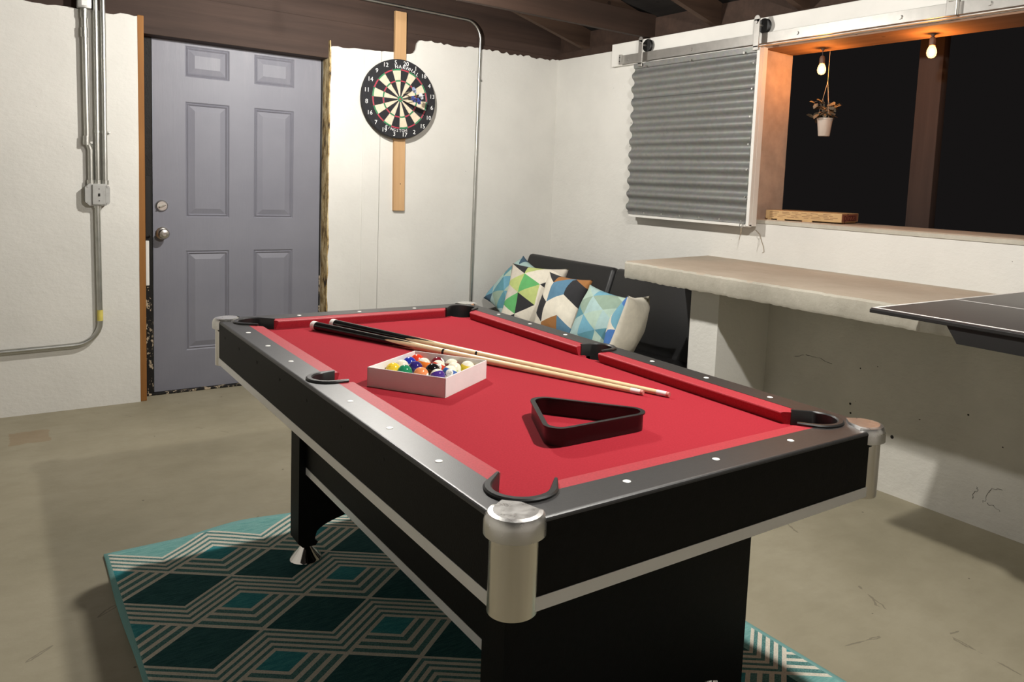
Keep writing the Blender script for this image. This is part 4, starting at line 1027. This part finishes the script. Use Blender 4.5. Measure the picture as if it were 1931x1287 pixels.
# ================================================================ THINGS ON THE TABLE
# cues
def cue(a, b, label, ring):
    a, b = Vector(a), Vector(b); L = (b - a).length; d = (b - a).normalized()
    o = empty('pool_cue', a, 0, label, 'pool cue', 'pool cues lying across the red cloth')
    m = Vector((0, 0, 1)).rotation_difference(d).to_matrix().to_4x4()
    rb, rt_ = .0150, .0063
    def R(h): return rb + (rt_ - rb) * (h / L) ** .9
    def seg(name, h0, h1, mat, ex=0, n=6, cap=0):
        pr = [(R(h0 + (h1 - h0) * i / n) + ex, h0 + (h1 - h0) * i / n) for i in range(n + 1)]
        if cap: pr = [(pr[0][0] * .7, h0 - cap)] + pr
        mb = MB(); mb.lathe(pr, (0, 0, 0), 16); mb.xform(m); return obj(name, mb, mat, o)
    seg('bumper', .004, .022, M['ferrule'], .0006, 2, .003)
    seg('butt', .022, L * .385, M['cueblack'])
    # spliced points: maple spears running back over the black butt
    mb = MB(); vs = []; fs = []
    n = 32; h0 = L * .385
    for i in range(n):
        a_ = 2 * PI * i / n; tip = h0 - .13 * abs(math.cos(2 * a_)) ** 1.2 - .004
        vs += [((R(h0) + .0003) * math.cos(a_), (R(h0) + .0003) * math.sin(a_), h0 + .002), ((R(tip) + .0003) * math.cos(a_), (R(tip) + .0003) * math.sin(a_), tip)]
    fs = [(2 * i, 2 * ((i + 1) % n), 2 * ((i + 1) % n) + 1, 2 * i + 1) for i in range(n)]
    mb.add(vs, fs, 0, True); mb.xform(m); obj('splice_points', mb, M['maple'], o)
    seg('shaft', L * .385, L - .036, M['maple'], 0, 8)
    seg('joint_ring', ring, ring + .008, M['cueblack'], .0004, 1)
    seg('ferrule', L - .036, L - .008, M['ferrule'], .0002, 2)
    seg('cue_tip', L - .008, L, M['pinktip'], 0, 2)
    return o
cue((-.208, .766, ZF + .0165), (.250, -.405, ZF + .008), 'front pool cue, nearer the white box of balls', .585)
cue((-.136, .779, ZF + .0165), (.297, -.452, ZF + .008), 'rear pool cue, nearer the far rail and side pocket', .66)
# rack
rk = empty('ball_rack', (-.072, -.548, ZF + .0006), 0, 'black plastic triangle rack on the red cloth', 'rack')
Rp = [(-.092, -.375), (.106, -.628), (-.212, -.625)]
cx_ = sum(p[0] for p in Rp) / 3; cy_ = sum(p[1] for p in Rp) / 3
def tri_round(k, rr):
    P = [Vector((cx_ + (p[0] - cx_) * k + .072, cy_ + (p[1] - cy_) * k + .548)) for p in Rp]; out = []
    for i in range(3):
        p, a, b = P[i], P[i - 1], P[(i + 1) % 3]
        da, dbb = (a - p).normalized(), (b - p).normalized(); h = math.acos(da.dot(dbb)) / 2; t_len = rr / math.tan(h); cen = p + (da + dbb).normalized() * rr / math.sin(h)
        s, e_ = p + da * t_len, p + dbb * t_len
        a0 = math.atan2(s.y - cen.y, s.x - cen.x); a1 = math.atan2(e_.y - cen.y, e_.x - cen.x)
        while a1 - a0 > PI: a1 -= 2 * PI
        while a1 - a0 < -PI: a1 += 2 * PI
        out += [(cen.x + rr * math.cos(a0 + (a1 - a0) * j / 8), cen.y + rr * math.sin(a0 + (a1 - a0) * j / 8)) for j in range(9)]
    return out
lay = [(.93, .028, 0), (.93, .028, .034), (.89, .026, .036), (.89, .026, .0395), (1.0, .034, .0395), (1.0, .034, .036), (.965, .032, .035), (.965, .032, 0)]
vs = []; n = 27
for k, rr, z in lay: vs += [(a, b, z) for a, b in tri_round(k, rr)]
m = len(lay); fs = [(q * n + i, q * n + (i + 1) % n, ((q + 1) % m) * n + (i + 1) % n, ((q + 1) % m) * n + i) for q in range(m) for i in range(n)]
mb = MB(); mb.add(vs, fs, 0, True); obj('rack_frame', mb, M['rack'], rk)
# box
BA = math.atan2(-.189, .122)
bx_ = empty('ball_box', (-.1745, -.0365, ZF + .0004), BA, 'open white cardboard box holding billiard balls', 'box')
hb, hh, th = .1125, .050, .0025
mb = MB(); mb.box(-hb, hb, -hb, hb, 0, .002); obj('box_bottom', mb, M['cardin'], bx_)
for i in range(4):
    mb = MB(); mb.box(-hb, hb, -hb, -hb + th, .002, hh, .0008); mb.xform(Matrix.Rotation(i * PI / 2, 4, 'Z')); obj('box_side', mb, M['card'], bx_)
# balls
BR = .0195
bl = [('yellow', (-.256, .048), (.80, .55, .04), 0, 1, 'solid yellow ball in the left corner of the white box'), ('cream', (-.212, .068), (.80, .72, .55), 2, 0, 'plain cream ball between the yellow and blue balls'),
      ('blue', (-.173, .086), (.02, .04, .36), 0, 2, 'solid blue ball at the upper left of the box'), ('green', (-.234, -.004), (.02, .22, .10), 0, 6, 'solid green ball beside the front left wall of the box'),
      ('purple', (-.189, .015), (.03, .02, .16), 0, 4, 'solid dark purple ball in front of the blue ball'), ('red', (-.123, .107), (.72, .05, .02), 0, 3, 'solid bright red ball at the back of the box'),
      ('orangestripe', (-.139, .052), (.80, .20, .03), 1, 13, 'white ball with an orange stripe in the middle of the box'), ('orange', (-.205, -.053), (.75, .26, .10), 0, 5, 'solid orange ball at the front wall of the box'),
      ('black', (-.160, -.030), (.008, .008, .008), 0, 8, 'solid black ball near the front of the box'), ('purplestripe', (-.176, -.089), (.07, .03, .22), 1, 12, 'white ball with a purple stripe in the front corner of the box'),
      ('maroon', (-.100, .063), (.16, .01, .02), 0, 7, 'solid maroon ball showing its white number spot'), ('redstripe', (-.112, .004), (.68, .06, .03), 1, 11, 'white ball with a red stripe and the number 11'),
      ('bluestripe', (-.132, -.071), (.04, .12, .40), 1, 10, 'white ball with a blue stripe near the front right wall'), ('maroonstripe', (-.064, .022), (.22, .02, .02), 1, 15, 'white ball with a maroon stripe at the right of the box'),
      ('greenstripe', (-.086, -.038), (.55, .66, .20), 1, 14, 'cream ball with a pale green stripe beside the right wall'), ('yellowstripe', (-.043, -.021), (.80, .58, .05), 1, 9, 'white ball with a yellow stripe in the right corner of the box')]
e1 = Vector((math.cos(BA), math.sin(BA))); e2 = Vector((-e1.y, e1.x)); bc = Vector((-.1745, -.0365))
pos = []
for b_ in bl:
    q = Vector(b_[1]) - bc; pos.append(Vector((q.dot(e1), q.dot(e2))))
lim = hb - th - BR - .0006
for it in range(400):
    for i in range(16):
        for j in range(i):
            d = pos[i] - pos[j]
            if d.length < 2 * BR + .0006:
                c = (2 * BR + .0006 - d.length) / 2; dn = d.normalized() if d.length > 1e-6 else Vector((1, 0)); pos[i] += dn * c; pos[j] -= dn * c
        pos[i].x = max(-lim, min(lim, pos[i].x)); pos[i].y = max(-lim, min(lim, pos[i].y))
camdir = Vector((-1.102, -1.849, 1.232))
def ballmat(n, c, stripe):
    t = NT('ball_' + n); s = t.sep(t.obj())
    cream = (.82, .76, .62)
    if stripe == 2: col = cream
    else:
        base = c
        if stripe == 1: base = t.mix(t.math('LESS_THAN', t.math('ABSOLUTE', s[2]), .0095), cream, c)
        spot = t.math('MULTIPLY', t.math('GREATER_THAN', s[0], .0168), 1.0)
        col = t.mix(spot, base, (.86, .84, .78))
    t.set(col, .10, spec=.55); return t.m
rnd = random.Random(77)
for b_, p in zip(bl, pos):
    w = bc + e1 * p.x + e2 * p.y; loc = Vector((w.x, w.y, ZF + .0024 + .006 + BR))
    o = empty('billiard_ball', loc, 0, b_[5], 'billiard ball', 'billiard balls in the white box')
    mb = MB(); mb.sphere((0, 0, 0), BR, 28, 18); body = None
    dirx = Vector((rnd.uniform(-1, 1), rnd.uniform(-1, 1), rnd.uniform(-.6, .2)))
    if b_[0] in ('redstripe', 'bluestripe', 'maroon'): dirx = (camdir - loc).normalized() + Vector((.35 if b_[0] == 'maroon' else -.15, -.25, .25 if b_[0] == 'maroon' else .1))
    if b_[0] == 'maroon': dirx = Vector((.9, -.5, .75))
    dirx.normalize(); upv = Vector((rnd.uniform(-.3, .3), rnd.uniform(-.3, .3), 1)); upv = (upv - dirx * upv.dot(dirx)).normalized(); sd = upv.cross(dirx)
    R = Matrix((dirx, sd, upv)).transposed().to_4x4()
    bo = obj('ball_body', mb, ballmat(b_[0], b_[2], b_[3]), o); bo.rotation_euler = R.to_euler()
    if b_[4]:
        tm = text_mesh(str(b_[4]), .011, .0001); tm.xform(Matrix.Rotation(PI / 2, 4, 'Z') @ Matrix.Rotation(PI / 2, 4, 'X')); tm.move((BR + .00005 - .0006, 0, 0))
        tm.v = [(math.sqrt(max(0, BR ** 2 - q[1] ** 2 - q[2] ** 2)) + .0002, q[1], q[2]) for q in tm.v]
        obj('number', tm, M['blackrubber'], bo)
# balls sit on a thin cardboard insert in the box
mb = MB(); mb.box(-hb + th + .0005, hb - th - .0005, -hb + th + .0005, hb - th - .0005, .0022, .0080); obj('box_insert', mb, M['cardin'], bx_)

# ================================================================ BARE BULBS OVER THE TABLE (above the frame)
def bare_bulb(x, y, z, label, glass='lampglass'):
    o = empty('hanging_bulb', (x, y, rz(max(x, RX)) + .135), 0, label, 'light bulb', 'bare bulbs over the pool table')
    d = z - (rz(max(x, RX)) + .135)
    mb = MB(); mb.tube([(0, 0, 0), (0, 0, d + .075)], .003, 6); obj('cord', mb, M['cord'], o)
    mb = MB(); mb.lathe([(.005, d + .085), (.015, d + .078), (.016, d + .034), (.013, d + .030)], (0, 0, 0), 14); obj('lamp_socket', mb, M['ferrule'], o)
    mb = MB(); mb.sphere((0, 0, d), RB, 16, 10); obj('glass_bulb', mb, M[glass], o)
bare_bulb(.28, 1.43, 2.03, 'bare bulb hanging over the far half of the pool table, just above the frame')
bare_bulb(.36, -.77, 2.03, 'bare bulb hanging over the near half of the pool table, above the frame', 'lampglass_near')
